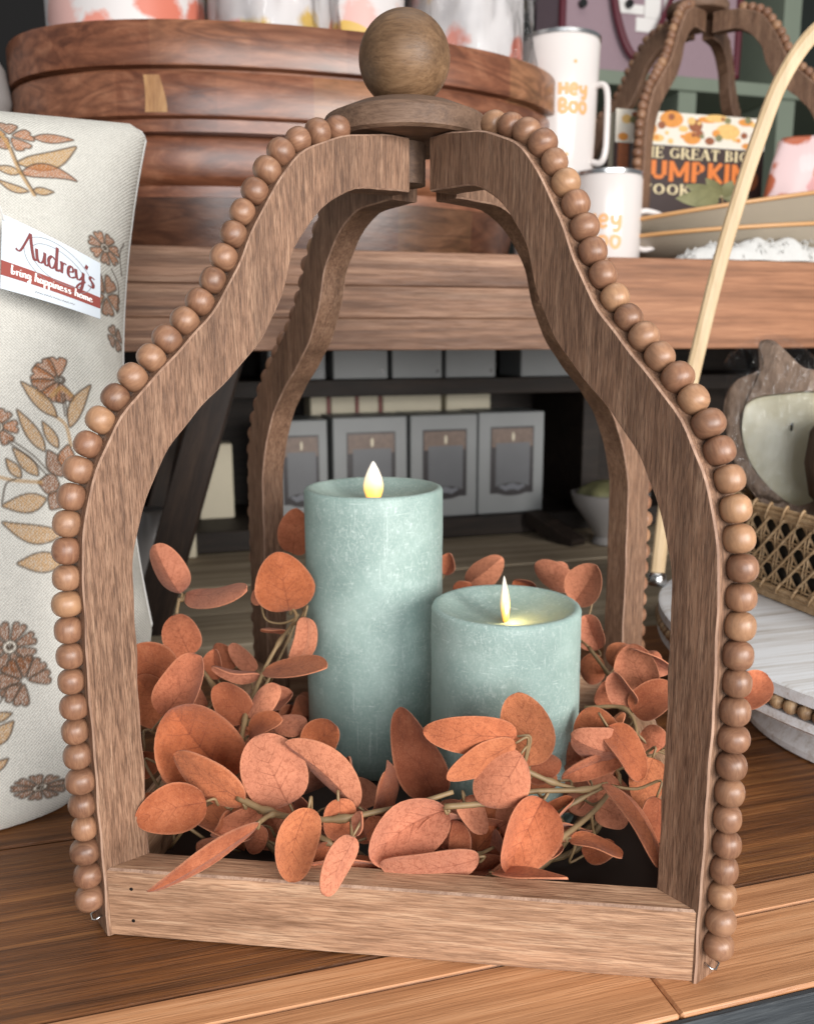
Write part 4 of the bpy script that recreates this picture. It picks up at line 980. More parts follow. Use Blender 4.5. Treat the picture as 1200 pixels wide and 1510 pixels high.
stroke([pil_st(12, 648), pil_st(48, 672), pil_st(72, 696)]); stroke([pil_st(12, 654), pil_st(46, 678), pil_st(68, 700)]); stroke([pil_st(0, 706), pil_st(20, 710), pil_st(60, 712)], C_OCH, .0010)
pflower((-4, 632), 26, 6, C_RUST, 0); pleaf((68, 736), (2, 748), 26, C_TAN, .04); pleaf((92, 788), (2, 772), 26, C_TAN, .10); pleaf((92, 828), (24, 832), 28, C_TAN)
stroke([pil_st(2, 744), pil_st(8, 716), pil_st(22, 708)])
# lower flowers
pflower((14, 954), 34, 8, C_DKR, 15); pflower((36, 1004), 34, 7, C_DKR, 0, core=False, span=300)
stroke([pil_st(0, 1036), pil_st(14, 1010), pil_st(28, 1012)]); pleaf((-12, 1062), (18, 1052), 12, C_OCH); pleaf((-14, 1100), (20, 1064), 22, C_TAN); pleaf((-12, 1140), (13, 1120), 12, C_TAN)
pflower((62, 1168), 38, 9, C_DKR, 10, .48, -.25); stroke([pil_st(92, 1160), pil_st(108, 1158), pil_st(112, 1166)])
# the part of the cloth beyond the picture carries the same kind of print
for (x, y) in ((-90, 300), (-160, 520), (-80, 720), (-170, 900), (-260, 400), (-260, 760)):
    pflower((x, y), 34, 7, C_RUST, x); pleaf((x+10, y+40), (x+60, y+80), 22, C_TAN); pleaf((x-10, y+40), (x-60, y+70), 22, C_TAN); stroke([pil_st(x, y+20), pil_st(x+4, y+90)], C_OCH, .001)
ca = pme.color_attributes.new('print', 'FLOAT_COLOR', 'POINT'); ca.data.foreach_set('color', np.c_[colr, np.ones(len(colr))].astype(np.float32).ravel())
sa = pme.attributes.new('st', 'FLOAT_VECTOR', 'POINT'); sa.data.foreach_set('vector', np.c_[ST, np.zeros(len(ST))].astype(np.float32).ravel())
obj('cover_front', pme, M_PILLOW, pil)
X2, S2, T2 = pil_grid(np.linspace(-1, 1, 60), np.linspace(-1, 1, 80), -1)
i2 = np.arange(60*80).reshape(80, 60); F2 = np.stack([i2[:-1, :-1], i2[1:, :-1], i2[1:, 1:], i2[:-1, 1:]], -1).reshape(-1, 4)
pb = np_mesh('pillow_back', X2.reshape(-1, 3), F2)
ca = pb.color_attributes.new('print', 'FLOAT_COLOR', 'POINT'); ca.data.foreach_set('color', np.tile(np.array(S(201, 198, 190), np.float32), 60*80))
sa = pb.attributes.new('st', 'FLOAT_VECTOR', 'POINT'); sa.data.foreach_set('vector', np.c_[S2.ravel(), T2.ravel(), 0*S2.ravel()].astype(np.float32).ravel())
obj('cover_back', pb, M_PILLOW, pil)
e = np.linspace(-1, 1, 60); ring = [(x, -1) for x in e]+[(1, y) for y in e[1:]]+[(x, 1) for x in e[::-1][1:]]+[(-1, y) for y in e[::-1][1:-1]]
sm = MB(); pts = []
for a, b in ring:
    s, t = pil_map(np.array(float(a)), np.array(float(b))); q_ = PB0+PAX*s+PUP*t; q_[2] = max(q_[2], .0014); pts.append(q_)
sm.tube(pts, 0.0012, 6, closed=True); sm.build('seam', M_TOWEL, pil, True)

# ---- swing tag on the pillow
CO = 0.079
Q = [onplane(x, y, PB0+PNN*CO, PNN) for x, y in ((3, 318), (148, 388), (148, 470), (0, 428))]
Q[0] += PNN*.003; Q[3] += PNN*.004
def card(x, y, lift=0.0):
    p = (Q[0]*(1-x)+Q[1]*x)*(1-y)+(Q[3]*(1-x)+Q[2]*x)*y
    return p+PNN*(lift+0.002*math.sin(math.pi*x))
tg = thing('swing_tag', 'white store tag reading Audrey\'s with red band hanging on the pillow', 'tag')
m = MB(); n_ = 10; vs = []; fs = []
for i in range(n_+1):
    for (y, l) in ((0, 0), (1, 0), (1, -.0005), (0, -.0005)): vs.append(card(i/n_, y, l))
for i in range(n_):
    for k in range(4): fs.append((i*4+k, i*4+(k+1) % 4, (i+1)*4+(k+1) % 4, (i+1)*4+k))
fs += [(0, 1, 2, 3), tuple(n_*4+k for k in range(4))]; m.add(vs, fs); m.build('card', M_CARD, tg)
m = MB(); vs = []
for i in range(n_+1): vs += [card(i/n_, .62, .0002), card(i/n_, .82, .0002)]
m.add(vs, [(2*i, 2*i+1, 2*i+3, 2*i+2) for i in range(n_)]); m.build('band', M_BAND, tg)
script_mb("Audrey's", lambda x, y: card(x, y, .0003), .16, .95, .44, .36, .055, .10).build('lettering', M_INK, tg)
script_mb("bring happiness home", lambda x, y: card(x, y, .0004), .10, .92, .765, .125, .06).build('lettering', M_WHITEINK, tg)
m = MB()
for rx, ry in ((.34, .33), (.27, .24)):
    A_ = np.linspace(0, 6.2832, 48); vs = []
    for a in A_: vs += [card(.56+rx*math.cos(a), .40+.06*math.cos(a)+ry*math.sin(a), .0002), card(.56+(rx+.006)*math.cos(a), .40+.06*math.cos(a)+(ry+.01)*math.sin(a), .0002)]
    m.add(vs, [(2*i, 2*i+1, 2*i+3, 2*i+2) for i in range(47)])
m.build('oval_emblem', M_GREYINK, tg)
m = MB(); vs = []
for i in range(60):
    x = .33+.40*i/59; y = .905+.012*math.sin(i*1.9)*(1 if i % 9 else 0); vs += [card(x, y, .0002), card(x, y+.012, .0002)]
m.add(vs, [(2*i, 2*i+1, 2*i+3, 2*i+2) for i in range(59) if i % 13 != 12]); m.build('small_print', M_GREYINK, tg)
m = MB(); m.tube(cr([card(.02, .08, .0006), card(-.06, -.1, .004), card(-.25, -.35, -.004), card(-.4, -.5, -.012)], 6), .0006, 6); m.build('string', M_TOWEL, tg)

# ================================================================== TRAYS ON THE RISER
SHZ = 0.3705
def tray(u, v, z, a, b, h, label, lower=None, rz=0.0):
    t = thing('wood_tray', label, 'tray', T(u, v, z), TROT+rz, 'oval wooden trays stacked on the riser shelf')
    m = MB()
    prof = [(.02, 0), (.945, 0), (.95, lower-.0015), (.996, lower), (1.0, lower+.002), (1.0, h-.003), (.994, h), (.955, h), (.945, h-.002), (.93, .014), (.02, .013)]
    if lower and lower > .05: prof = [(.02, lower-.022), (.93, lower-.022), (.935, lower-.012), (.985, lower-.008), (1.0, lower-.004), (1.0, h-.003), (.994, h), (.955, h), (.945, h-.002), (.93, lower+.004), (.02, lower)]
    m.lathe([(r*a, zz) for r, zz in prof], 96, 1.0, b/a, p=2.25); m.build('tray_body', M_ACACIA, t, 40)
    if lower and lower > .05:
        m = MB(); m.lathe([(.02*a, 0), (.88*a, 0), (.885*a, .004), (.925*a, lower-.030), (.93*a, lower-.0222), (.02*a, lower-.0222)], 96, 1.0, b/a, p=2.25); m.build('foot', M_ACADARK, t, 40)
    return t
tray(.012, .545, SHZ, .283, .142, .108, 'deep oval acacia wood bowl tray at the bottom of the stack', .076)
midtray = tray(.018, .530, SHZ+.1082, .290, .152, .050, 'oval acacia wood tray with one pale sapwood stripe, middle of the stack', .012)
tray(.020, .528, SHZ+.1584, .293, .154, .042, 'oval acacia wood tray on top of the stack under wrapped floral canisters', .004)
TOPZ = SHZ+.1584+.0135
def rim_pt(x, z, a, b, lift=.0004):
    c_ = min(1, abs(x)/a); y = -b*(1-c_**2.25)**(1/2.25); n = np.array([abs(x/a)**1.25*math.copysign(1, x)/a, -abs(y/b)**1.25/b]); n /= np.linalg.norm(n)
    return (x+n[0]*lift, y+n[1]*lift, z)
for tr_, (p0, p1), (za, zb_), mt_ in ((midtray, (212, 252), (.0145, .0465), M_SAP),):
    x0_, x1_ = [uvof(onv(px_, 130, .395))[0]-.018 for px_ in (p0, p1)]
    m = MB(); vs = []
    for f_ in np.linspace(0, 1, 9):
        zz_ = za+(zb_-za)*f_; xr_ = x1_-.006+.0022*math.sin(3*f_+1)-.002*f_; xl_ = x0_+.0010*math.sin(3*f_)
        vs += [rim_pt(xl_+(xr_-xl_)*g_, zz_, .290, .152) for g_ in np.linspace(0, 1, 6)]
    m.add(vs, [(r_*6+i_, r_*6+i_+1, (r_+1)*6+i_+1, (r_+1)*6+i_) for r_ in range(8) for i_ in range(5)]); m.build('sapwood_stripe', mt_, tr_, True)

def canister(px, v, rad, label, mat, hgt=.14):
    P = onv(px, 30, v); u, _ = uvof(P)
    c = thing('floral_canister', label, 'canister', T(u, v, TOPZ), TROT, 'floral canisters on the top tray')
    m = MB(); m.lathe([(rad-.004, 0), (rad, .004), (rad, hgt-.004), (rad-.004, hgt), (rad-.012, hgt), (rad-.012, hgt-.006), (.002, hgt-.006)], 48); m.build('canister_body', mat, c, 40)
    g = MB(); g.tube([(rad*1.005*math.cos(t), rad*1.005*math.sin(t), .012+.002*math.sin(6*t)) for t in np.linspace(0, 6.2832, 64, endpoint=False)], .0014, 6, closed=True); g.build('gold_line', M_GOLD, c, True)
    return c
for px, v, rad, lb in ((190, .50, .078, 'white floral canister with gold line on the tray end by the pillow'),
                       (398, .47, .062, 'white canister with yellow and pink flowers in crinkled cellophane'),
                       (520, .50, .055, 'yellow and pink floral canister behind the ball finial, wrapped in cellophane'),
                       (688, .50, .062, 'pink floral canister in gathered cellophane next to the white tumbler')):
    canister(px, v, rad, lb, M_FLORAL)
def wrap(px, v, rad, hgt, label):
    P = onv(px, 30, v); u, _ = uvof(P)
    c = thing('cellophane_wrap', label, 'wrapper', T(u, v, TOPZ+.0005), TROT, 'cellophane wraps round the canisters')
    m = MB(); n = 60; vs = []; fs = []; rows = 14
    for i in range(rows):
        f = i/(rows-1)
        for k in range(n):
            a = 2*math.pi*k/n
            r = rad*(1+.10*math.sin(3*a+f*2)*f+.05*math.sin(11*a+5*f)+.03*math.sin(19*a-9*f))*(1.0-.18*f*f)
            vs.append((r*math.cos(a), r*math.sin(a), hgt*f))
    for i in range(rows-1):
        for k in range(n): fs.append((i*n+k, i*n+(k+1) % n, (i+1)*n+(k+1) % n, (i+1)*n+k))
    m.add(vs, fs); m.build('film', M_CELLO, c, 25); return c
wrap(398, .47, .074, .17, 'crinkled cellophane round the yellow flowered canister')
wrap(688, .50, .076, .17, 'gathered clear cellophane round the pink canister next to the tumbler')

# grey vase at the far end of the shelf
t = thing('grey_vase', 'rounded grey glazed vase on the shelf behind the pillow', 'vase', T(-.332, .50, SHZ), TROT)
m = MB(); m.lathe([(.03, 0), (.036, .004), (.034, .03), (.028, .06), (.030, .09), (.052, .115), (.064, .145), (.060, .175), (.045, .20), (.034, .212), (.030, .212), (.038, .198), (.01, .19)], 48); m.build('vase_body', M_GREYVASE, t, True)

# ================================================================== TUMBLERS
def tumbler(name, label, u, v, z, r0, r1, h, rz, txt=True, hz=(.2, .8), hdir=1):
    t = thing(name, label, 'mug', T(u, v, z), 0, 'white enamel travel mugs')
    m = MB(); m.lathe([(r0-.006, 0), (r0-.002, .002), (r0, .006), (r1, h-.004), (r1-.001, h-.0005)], 56); m.build('mug_body', M_CUP, t, 40)
    m = MB(); m.lathe([(r1-.0012, h-.0003), (r1+.0004, h), (r1+.0004, h+.004), (r1-.002, h+.005), (r1-.004, h+.002), (.003, h+.001)], 56); m.build('lid_rim', M_STEEL, t, 40)
    hx = R(rz); hx2 = .0135 if h > .12 else .026
    d = np.array([math.cos(hx), math.sin(hx), 0]); rm = (r0+r1)/2
    pts = cr([d*(rm-.003)+np.array([0, 0, h*hz[1]]), d*(rm+.008)+np.array([0, 0, h*hz[1]+.001]), d*(rm+hx2)+np.array([0, 0, h*(hz[1]-.06)]), d*(rm+hx2+.001)+np.array([0, 0, h*(hz[0]+hz[1])/2]), d*(rm+hx2)+np.array([0, 0, h*(hz[0]+.06)]), d*(rm+.008)+np.array([0, 0, h*hz[0]-.002]), d*(rm-.003)+np.array([0, 0, h*hz[0]])], 6)
    m = MB(); m.tube(pts, .0036, 8, 1.5); m.build('handle', M_CUP, t, True)
    return t, rm
def cyl_fn(r0, r1, h, a0, lift=.0004):
    def fn(x, y, lay=0):              # x: arc metres to the right, y: height
        rr = r0+(r1-r0)*y/h+lift+.00006*lay; a = a0+x/rr; return (rr*math.cos(a), rr*math.sin(a), y)
    return fn
def chubby(text_rows, fn, w_, mb):
    """fat rounded retro letters drawn as wide strokes"""
    FAT = {'H': [[(.1, 0), (.1, 1)], [(.7, 0), (.7, 1)], [(.1, .5), (.7, .5)]], 'e': [[(.15, .45), (.65, .5), (.6, .78), (.35, .85), (.12, .6), (.15, .2), (.4, .02), (.7, .15)]],
           'y': [[(.1, .8), (.15, .4), (.4, .25), (.65, .45)], [(.7, .85), (.68, .1), (.5, -.25), (.2, -.2)]], 'B': [[(.12, 0), (.12, 1), (.5, 1), (.62, .78), (.45, .55), (.15, .52)], [(.45, .52), (.7, .3), (.55, .03), (.12, 0)]],
           'o': [[(.4, .85), (.12, .7), (.1, .25), (.4, 0), (.68, .25), (.68, .65), (.4, .85)]]}
    for text, x0, y0, k in text_rows:
        x = x0
        for c in text:
            for st in FAT[c]:
                P = np.array(cr(st, 6)); t = np.gradient(P, axis=0); t /= np.linalg.norm(t, axis=1)[:, None]+1e-9; n = np.stack([-t[:, 1], t[:, 0]], 1)*w_
                vs = []
                for i in range(len(P)):
                    for s_ in (-1, 1): q = P[i]+n[i]*s_; vs.append(fn(x+q[0]*k, y0+q[1]*k))
                mb.add(vs, [(2*i, 2*i+1, 2*i+3, 2*i+2) for i in range(len(P)-1)])
            x += .95*k
VA = R(-90+7.1)
tall_u = uvof(onv(821, 250, .50))[0]
tm, rm = tumbler('travel_mug', 'tall white tumbler with steel rim reading Hey Boo in orange', tall_u, .50, .4700, .041, .0455, .148, -22, hz=(.12, .66))
mb = MB(); chubby([('Hey', .012, .084, .0125), ('Boo', .012, .066, .0125)], cyl_fn(.041, .0455, .148, R(-108)), .17, mb); mb.build('lettering', M_ORANGEINK, tm)
mb = MB()
for (x, y) in ((.030, .118), (-.032, .075), (.022, .022), (-.02, .12), (-.045, .03)):
    f = cyl_fn(.041, .0455, .148, R(-108)); mb.add([f(x+.0022*math.cos(a), y+.0022*math.sin(a)) for a in np.linspace(0, 6.28, 8, endpoint=False)], [tuple(range(8))])
mb.build('dot_print', M_ORANGEINK, tm)
sm_u = uvof(onv(893, 300, .46))[0]
sg, rm = tumbler('travel_mug', 'short white mug with steel rim and orange print behind the bead strand', sm_u, .46, SHZ, .040, .0405, .098, 6, hz=(.22, .62))
mb = MB(); chubby([('Hey', -.016, .040, .0150), ('Boo', -.016, .018, .0150)], cyl_fn(.040, .0405, .098, R(-104)), .13, mb); mb.build('lettering', M_ORANGEINK, sg)
bs, rm = tumbler('travel_mug', 'plain white mug under the tall tumbler', tall_u-.005, .505, SHZ, .042, .042, .0944, 120)

# ================================================================== SECOND LANTERN, BOOK, BAG
l2 = copy_tree(lan)
l2.location = T(.668, .755, SHZ); l2.rotation_euler = (0, 0, TROT+R(-145+135))
l2['label'] = 'second beaded wooden lantern standing behind the cookbook on the riser shelf'
bkO = thing('cookbook', 'cookbook titled The Great Big Pumpkin Cookbook with food photos standing upright', 'book')
BV = .685; BZ = .4085
b_tl, b_tr = onv(908, 166, BV), onv(1131, 152, BV); bu0, bu1 = uvof(b_tl)[0], uvof(b_tr)[0]; bz1 = (b_tl[2]+b_tr[2])/2-.008
BH = bz1-BZ
def bk(x, y, lift=0.0):            # x 0..1 along the cover, y 0 (top) .. 1 (bottom)
    return T(bu0+(bu1-bu0)*x, BV-lift-.03*(1-y)*0, BZ+BH*(1-y))
m = MB(); m.prism([(0, 0), (1, 0), (1, 1), (0, 1)], lambda x, y, h: bk(x, y, h), 0.0, -.003); m.build('front_cover', M_BOOKDARK, bkO)
m = MB(); m.prism([(.01, .01), (.99, .01), (.99, .995), (.01, .995)], lambda x, y, h: bk(x, y, h), -.0032, -.022); m.build('pages', M_CREAM, bkO)
m = MB(); m.prism([(0, 0), (1, 0), (1, 1), (0, 1)], lambda x, y, h: bk(x, y, h), -.0222, -.025); m.build('back_cover', M_BOOKDARK, bkO)
def bkp(x, y, lift=0.0): return bk(x, y*.66, lift)
def patch(poly, lift, mat, name, par=bkO, fn=bkp):
    m = MB(); m.add([fn(x, y, lift) for x, y in poly], [tuple(range(len(poly)))]); return m.build(name, mat, par)
def disc(cx, cy, rx, ry, n=24): return [(cx+rx*math.cos(a), cy+ry*math.sin(a)) for a in np.linspace(0, 2*math.pi, n, endpoint=False)]
patch([(0, 0), (1, 0), (1, .34), (0, .34)], .0004, M_BOOKWHITE, 'photo_strip')
for (cx, cy, rx, ry, mt) in ((.20, .18, .10, .12, M_FOODORANGE), (.34, .07, .09, .07, M_FOODBROWN), (.36, .07, .115, .13, M_FOODORANGE), (.50, .25, .09, .10, M_FOODORANGE), (.52, .12, .07, .10, M_FOODBROWN), (.60, .05, .10, .05, M_FOODORANGE), (.74, .16, .15, .15, M_BOOKWHITE), (.74, .16, .125, .125, M_FOODPALE), (.05, .28, .05, .06, M_FOODORANGE), (.44, .16, .05, .05, M_FOODPALE), (.27, .27, .07, .06, M_FOODPALE), (.62, .27, .05, .06, M_FOODBROWN), (.66, .03, .12, .06, M_FOODPALE), (.86, .05, .08, .06, M_FOODORANGE), (.88, .30, .06, .05, M_FOODORANGE), (.14, .05, .06, .05, M_FOODBROWN), (.07, .10, .05, .07, M_FOODPALE), (.93, .2, .05, .08, M_FOODBROWN)):
    patch(disc(cx, cy, rx*.66, ry*.66), .0006+.0002*random.random(), mt, 'food_print')
for _k in range(26):
    cx_, cy_ = random.uniform(.03, .97), random.uniform(.02, .31); q_ = random.uniform(.012, .028)
    patch(disc(cx_, cy_, q_, q_*1.5, 10), .00085+.00001*_k, random.choice((M_FOODORANGE, M_FOODBROWN, M_FOODPALE, M_SPRIG)), 'food_print')
patch([(.02, .345), (.09, .345), (.09, 1.2), (.02, 1.2)], .0005, M_FOODBROWN, 'photo_strip')
f_ = lambda x, y, l=0: bkp(x, y, .0010+.00004*l)
serif_mb('THE GREAT BIG', f_, .12, .90, .475, .115).build('title_lettering', M_TITLECREAM, bkO)
serif_mb('PUMPkiN', f_, .12, .90, .715, .215).build('title_lettering', M_TITLEORANGE, bkO)
serif_mb('COOKBOOK', f_, .17, .85, .86, .12).build('title_lettering', M_TITLECREAM, bkO)
patch(disc(.90, .66, .07, .12), .0007, M_FOODBROWN, 'food_print')
# stack the book stands on
m = MB(); m.box(-.11, .11, -.045, .016, 0, .0375, .002); o = m.build('gift_box', M_CREAM); o.location = T((bu0+bu1)/2+.03, BV+.015, SHZ); o.rotation_euler = (0, 0, TROT)
tag(o, 'flat cream box under the cookbook', 'box')
# pink pouch right of the book
P0 = onv(1180, 215, .62); pu = uvof(P0)[0]
m = MB(); m.lathe([(.02, 0), (.095, .002), (.105, .03), (.10, .10), (.088, .16), (.078, .19), (.07, .196)], 40, 1.0, .35, wob=lambda a, z: .04*math.sin(5*a+z*60)+.02*math.sin(9*a-z*90))
o = m.build('fabric_pouch', M_PINKFLORAL, None, True); o.location = T(pu+.045, .62, SHZ); o.rotation_euler = (0, 0, TROT); tag(o, 'pink pumpkin-print pouch beside the cookbook', 'pouch')

# ================================================================== PLATTERS, TOWEL, SPRIG
def platter(u, v, z, a, b, h, tilt, label, rz=0.0):
    t = thing('oval_platter', label, 'platter', T(u, v, z), 0, 'cream stoneware platters'); t.rotation_euler = (0, R(-tilt), TROT+rz)
    m = MB(); m.lathe([(a*.02, 0), (a*.45, 0), (a*.62, .006), (a*.82, h*.45), (a*.96, h*.88), (a, h-.002), (a*.995, h), (a*.975, h-.001), (a*.93, h*.8), (a*.78, h*.4), (a*.55, .012), (a*.02, .009)], 72, 1, b/a); m.build('platter_body', M_CERAMIC, t, 60)
    r = MB(); r.tube([(a*.992*math.cos(q), b*.992*math.sin(q), h-.0005) for q in np.linspace(0, 6.2832, 96, endpoint=False)], .0024, 8, closed=True); r.build('rim', M_CERRIM, t, True)
    return t
platter(.592, .475, SHZ+.004, .215, .125, .040, 3.0, 'lower cream stoneware platter with tan rim on the riser shelf')
platter(.607, .480, SHZ+.036, .232, .125, .046, 8.0, 'upper cream stoneware platter with tan rim, tilted')
# fringed towel
m = MB(); nx, ny = 110, 16; vs = []; fs = []
tw0, tw1 = uvof(onv(1000, 375, .362))[0], uvof(onv(1290, 375, .362))[0]
for i in range(nx):
    for j in range(ny):
        x = i/(nx-1); y = j/(ny-1)
        hgt = .020*(min(1, x*5))**.7*max(0, math.sin(math.pi*y))**.6*(1+.22*math.sin(13*x+4*y)+.12*math.sin(31*x-6*y)+.05*math.sin(67*x+11*y))
        vs.append(tuple(T(tw0+(tw1-tw0)*x, .347+.032*y+.003*math.sin(31*x), SHZ+.0008+max(0, hgt))))
for i in range(nx-1):
    for j in range(ny-1): fs.append((i*ny+j, (i+1)*ny+j, (i+1)*ny+j+1, i*ny+j+1))
m.add(vs, fs)
tw = thing('tea_towel', 'white cotton tea towel with fringe lying before the platters', 'towel'); m.build('towel_cloth', M_TOWEL, tw, True)
fr = MB()
for i in range(150):
    x = random.random(); u = tw0+(tw1-tw0)*x; a = random.uniform(-1, 1); z0 = SHZ+random.uniform(.002, .022)*min(1, x*5)**.7
    p0 = T(u, .350+random.uniform(0, .02), z0); fr.tube(cr([p0, p0+T(.004*a, -.004, .003), p0+T(.009*a, -.007, -.001)], 4), .0006, 5)
o = fr.build('fringe', M_TOWEL, tw, True); o['kind'] = 'stuff'
sp = thing('leaf_sprig', 'dusty olive green leaf sprig lying on the upper platter', 'sprig')
for (b, t_, w_) in (((1060, 292), (996, 292), 26), ((1062, 290), (1010, 272), 20), ((1064, 288), (1040, 262), 18), ((1066, 290), (1080, 266), 20), ((1066, 292), (1098, 276), 22), ((1068, 294), (1104, 290), 16), ((1060, 296), (1024, 300), 16)):
    B, Tp = onv(*b, .44), onv(*t_, .43); a = Tp-B; L = np.linalg.norm(a); a /= L; toC = CAM-B; n = toC-(toC@a)*a; n /= np.linalg.norm(n); sd = np.cross(n, a); W = w_*.98/FPX
    m = MB(); vs = []; fs = []
    for i in range(9):
        x = i/8; hw = W/2*max(.03, math.sin(math.pi*x**.9)**.8)
        for y in (-1, 0, 1): vs.append(a*L*x+sd*hw*y+n*(.25*hw*abs(y)+.05*L*math.sin(math.pi*x)))
    for i in range(8):
        for j in (0, 1): fs.append((i*3+j, (i+1)*3+j, (i+1)*3+j+1, i*3+j+1))
    m.add(vs, fs); m.build('leaf', M_SPRIG, sp, True, B)
m = MB(); m.tube(cr([onv(1064, 290, .44), onv(1066, 302, .442), onv(1072, 318, .45)], 5), .0012, 6); m.build('stem', M_STEM, sp, True)

# ================================================================== PEDESTAL TRAY + BASKET + PUMPKIN CANDLE
PT = thing('pedestal_tray', 'whitewashed oval pedestal tray with wood bead edge and tall bamboo handle', 'tray', T(.382, .0, 0), TROT)
pa, pb_ = .170, .220
m = MB(); m.lathe([(.004, .0450), (.85*pa, .0450), (.985*pa, .0470), (pa, .0490), (pa*.995, .0545), (pa*.965, .0548)], 120, 1, pb_/pa); m.build('lower_rim', M_WHITEWASH, PT, 40)
m = MB(); m.lathe([(.004, .0550), (pa*.945, .0550), (pa*.945, .0648), (pa*1.0, .0650), (pa*1.0, .0722), (pa*.985, .0735), (.004, .0735)], 120, 1, pb_/pa); m.build('plate', M_WHITEWASH, PT, 40)
m = MB(); m.lathe([(.112, 0), (.117, .001), (.118, .006), (.114, .011), (.110, .014), (.110, .024), (.114, .031), (.115, .038), (.108, .0445), (.004, .0448)], 96, 1, .13/.126); m.build('foot', M_WHITEWASH, PT, 40)
bme = MB(); bme.ball((0, 0, 0), .0052, 12, 8); TBM = bme.mesh('tray_bead', True); TBM.materials.append(M_TBEAD)
nbd = 118
ell = np.array([(pa*.985*math.cos(t), pb_*.985*math.sin(t)) for t in np.linspace(0, 2*math.pi, 721)]); dl = np.r_[0, np.cumsum(np.linalg.norm(np.diff(ell, axis=0), axis=1))]
for k in range(nbd):
    s = dl[-1]*k/nbd; b = obj('bead', TBM, None, PT); b.location = (np.interp(s, dl, ell[:, 0]), np.interp(s, dl, ell[:, 1]), .0597); b.scale = (.97, .97, .95)
hp = []
h0 = onz(968, 862, .0735); hu, hv = uvof(h0)
for (px, py, vv) in ((968, 855, hv), (985, 720, hv-.004), (1018, 565, hv-.012), (1058, 400, hv-.022), (1090, 290, hv-.030), (1118, 205, hv-.036), (1152, 118, hv-.044), (1200, 48, hv-.054), (1260, 10, hv-.066)):
    P = onv(px, py, vv); hp.append(P)
last = hp[-1]; 
u_l, v_l = uvof(last); u_0, v_0 = uvof(hp[0]); uc = u_l+.03
mir = []
for P in hp[::-1][1:]:
    u, v = uvof(P); mir.append(T(2*uc-u, 2*(v_l-.01)-v, P[2]))
# second foot lands on the opposite rim
HP = cr(hp, 6)
m = MB(); m.tube(HP, .0062, 10, .45); o = m.build('handle', M_BAMBOO); 
o.parent = PT; o.matrix_parent_inverse = Matrix(((E1[0], E1[1], 0, 0), (E2[0], E2[1], 0, 0), (0, 0, 1, 0), (0, 0, 0, 1))) @ Matrix.Translation(-Vector(T(.382, 0, 0)))
pinv = o.matrix_parent_inverse.copy()
m = MB(); m.tube(cr([hp[-1]]+[T(*p) for p in ((u_l+.02, v_l-.012, hp[-1][2]+.004), (u_l+.05, v_l-.04, hp[-1][2]-.03), (u_l+.06, v_l-.08, hp[-1][2]-.12), (u_l+.055, v_l-.13, .3), (u_l+.03, v_l-.19, .15), (.50, -.115, .0735))], 6), .0062, 10, .45)
o = m.build('handle', M_BAMBOO); o.parent = PT; o.matrix_parent_inverse = pinv
m = MB(); m.lathe([(.0075, 0), (.0085, .003), (.0078, .009), (.005, .012), (.004, .012)], 20, o=tuple(h0)); o = m.build('handle_ferrule', M_STEEL, None, True); o.parent = PT; o.matrix_parent_inverse = pinv

BK = thing('cane_basket', 'woven rattan cane basket with open webbing sitting on the pedestal tray', 'basket', T(.432, .055, .0745), TROT)
bx0, bx1, by0, by1, bh0, bh1, br_ = -.098, .080, -.110, .125, .010, .072, .035
def rr_path(n=160, inset=0.0):
    pts = []
    for (cx, cy, a0) in ((bx1-br_, by1-br_, 0), (bx0+br_, by1-br_, 90), (bx0+br_, by0+br_, 180), (bx1-br_, by0+br_, 270)):
        for k in range(13): a = R(a0+90*k/12); pts.append((cx+(br_-inset)*math.cos(a), cy+(br_-inset)*math.sin(a)))
    P = np.array(pts+[pts[0]]); d = np.r_[0, np.cumsum(np.linalg.norm(np.diff(P, axis=0), axis=1))]
    t = np.linspace(0, d[-1], n, endpoint=False); return np.stack([np.interp(t, d, P[:, 0]), np.interp(t, d, P[:, 1])], 1), d[-1]
RP, RL = rr_path(480)
def bp3(s, z, off=0.0):
    x = (s/RL*480) % 480; i = int(x); f = x-i; p = RP[i]*(1-f)+RP[(i+1) % 480]*f; t = RP[(i+1) % 480]-RP[i-1]; t = t/np.linalg.norm(t)
    return (p[0]+t[1]*off, p[1]-t[0]*off, z)
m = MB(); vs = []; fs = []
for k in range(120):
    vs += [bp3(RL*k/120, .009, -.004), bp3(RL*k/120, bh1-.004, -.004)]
m.add(vs, [(2*k, 2*((k+1) % 120), 2*((k+1) % 120)+1, 2*k+1) for k in range(120)]); m.build('inner_shade_sheet', M_BLACK, BK, True)  # added black sheet standing in for the shade behind the webbing holes
# base board and feet
m = MB(); pl, _ = rr_path(96); m.prism([tuple(p) for p in pl], lambda x, y, h: (x*1.01, y*1.01, h), 0.0, .008); m.build('base_board', M_RATTAN, BK)
for z, n_ in ((bh1, 3), (bh0, 2)):
    m = MB()
    for q in range(n_): m.tube([bp3(RL*k/200, z+(q-1)*.0032, .0012*(q % 2)) for k in range(200)], .0021, 7, closed=True)
    m.build('rim_cane', M_RATTAN, BK, True)
m = MB(); nlash = 40
for k in range(nlash):
    s0 = RL*k/nlash
    for (z, hh) in ((bh1, .0075), (bh0+.001, .005)):
        m.tube([bp3(s0+.003*math.sin(a)+.0028*math.cos(a), z+hh*math.sin(a), .0042*math.cos(a)+.0004) for a in np.linspace(0, 6.28, 12, endpoint=False)], .0011, 5, closed=True)
o = m.build('lashing', M_RATTAN, BK, True); o['kind'] = 'stuff'
m = MB(); cell = RL/44; zz0, zz1 = bh0+.003, bh1-.004; nrow = 3; rowh = (zz1-zz0)/nrow
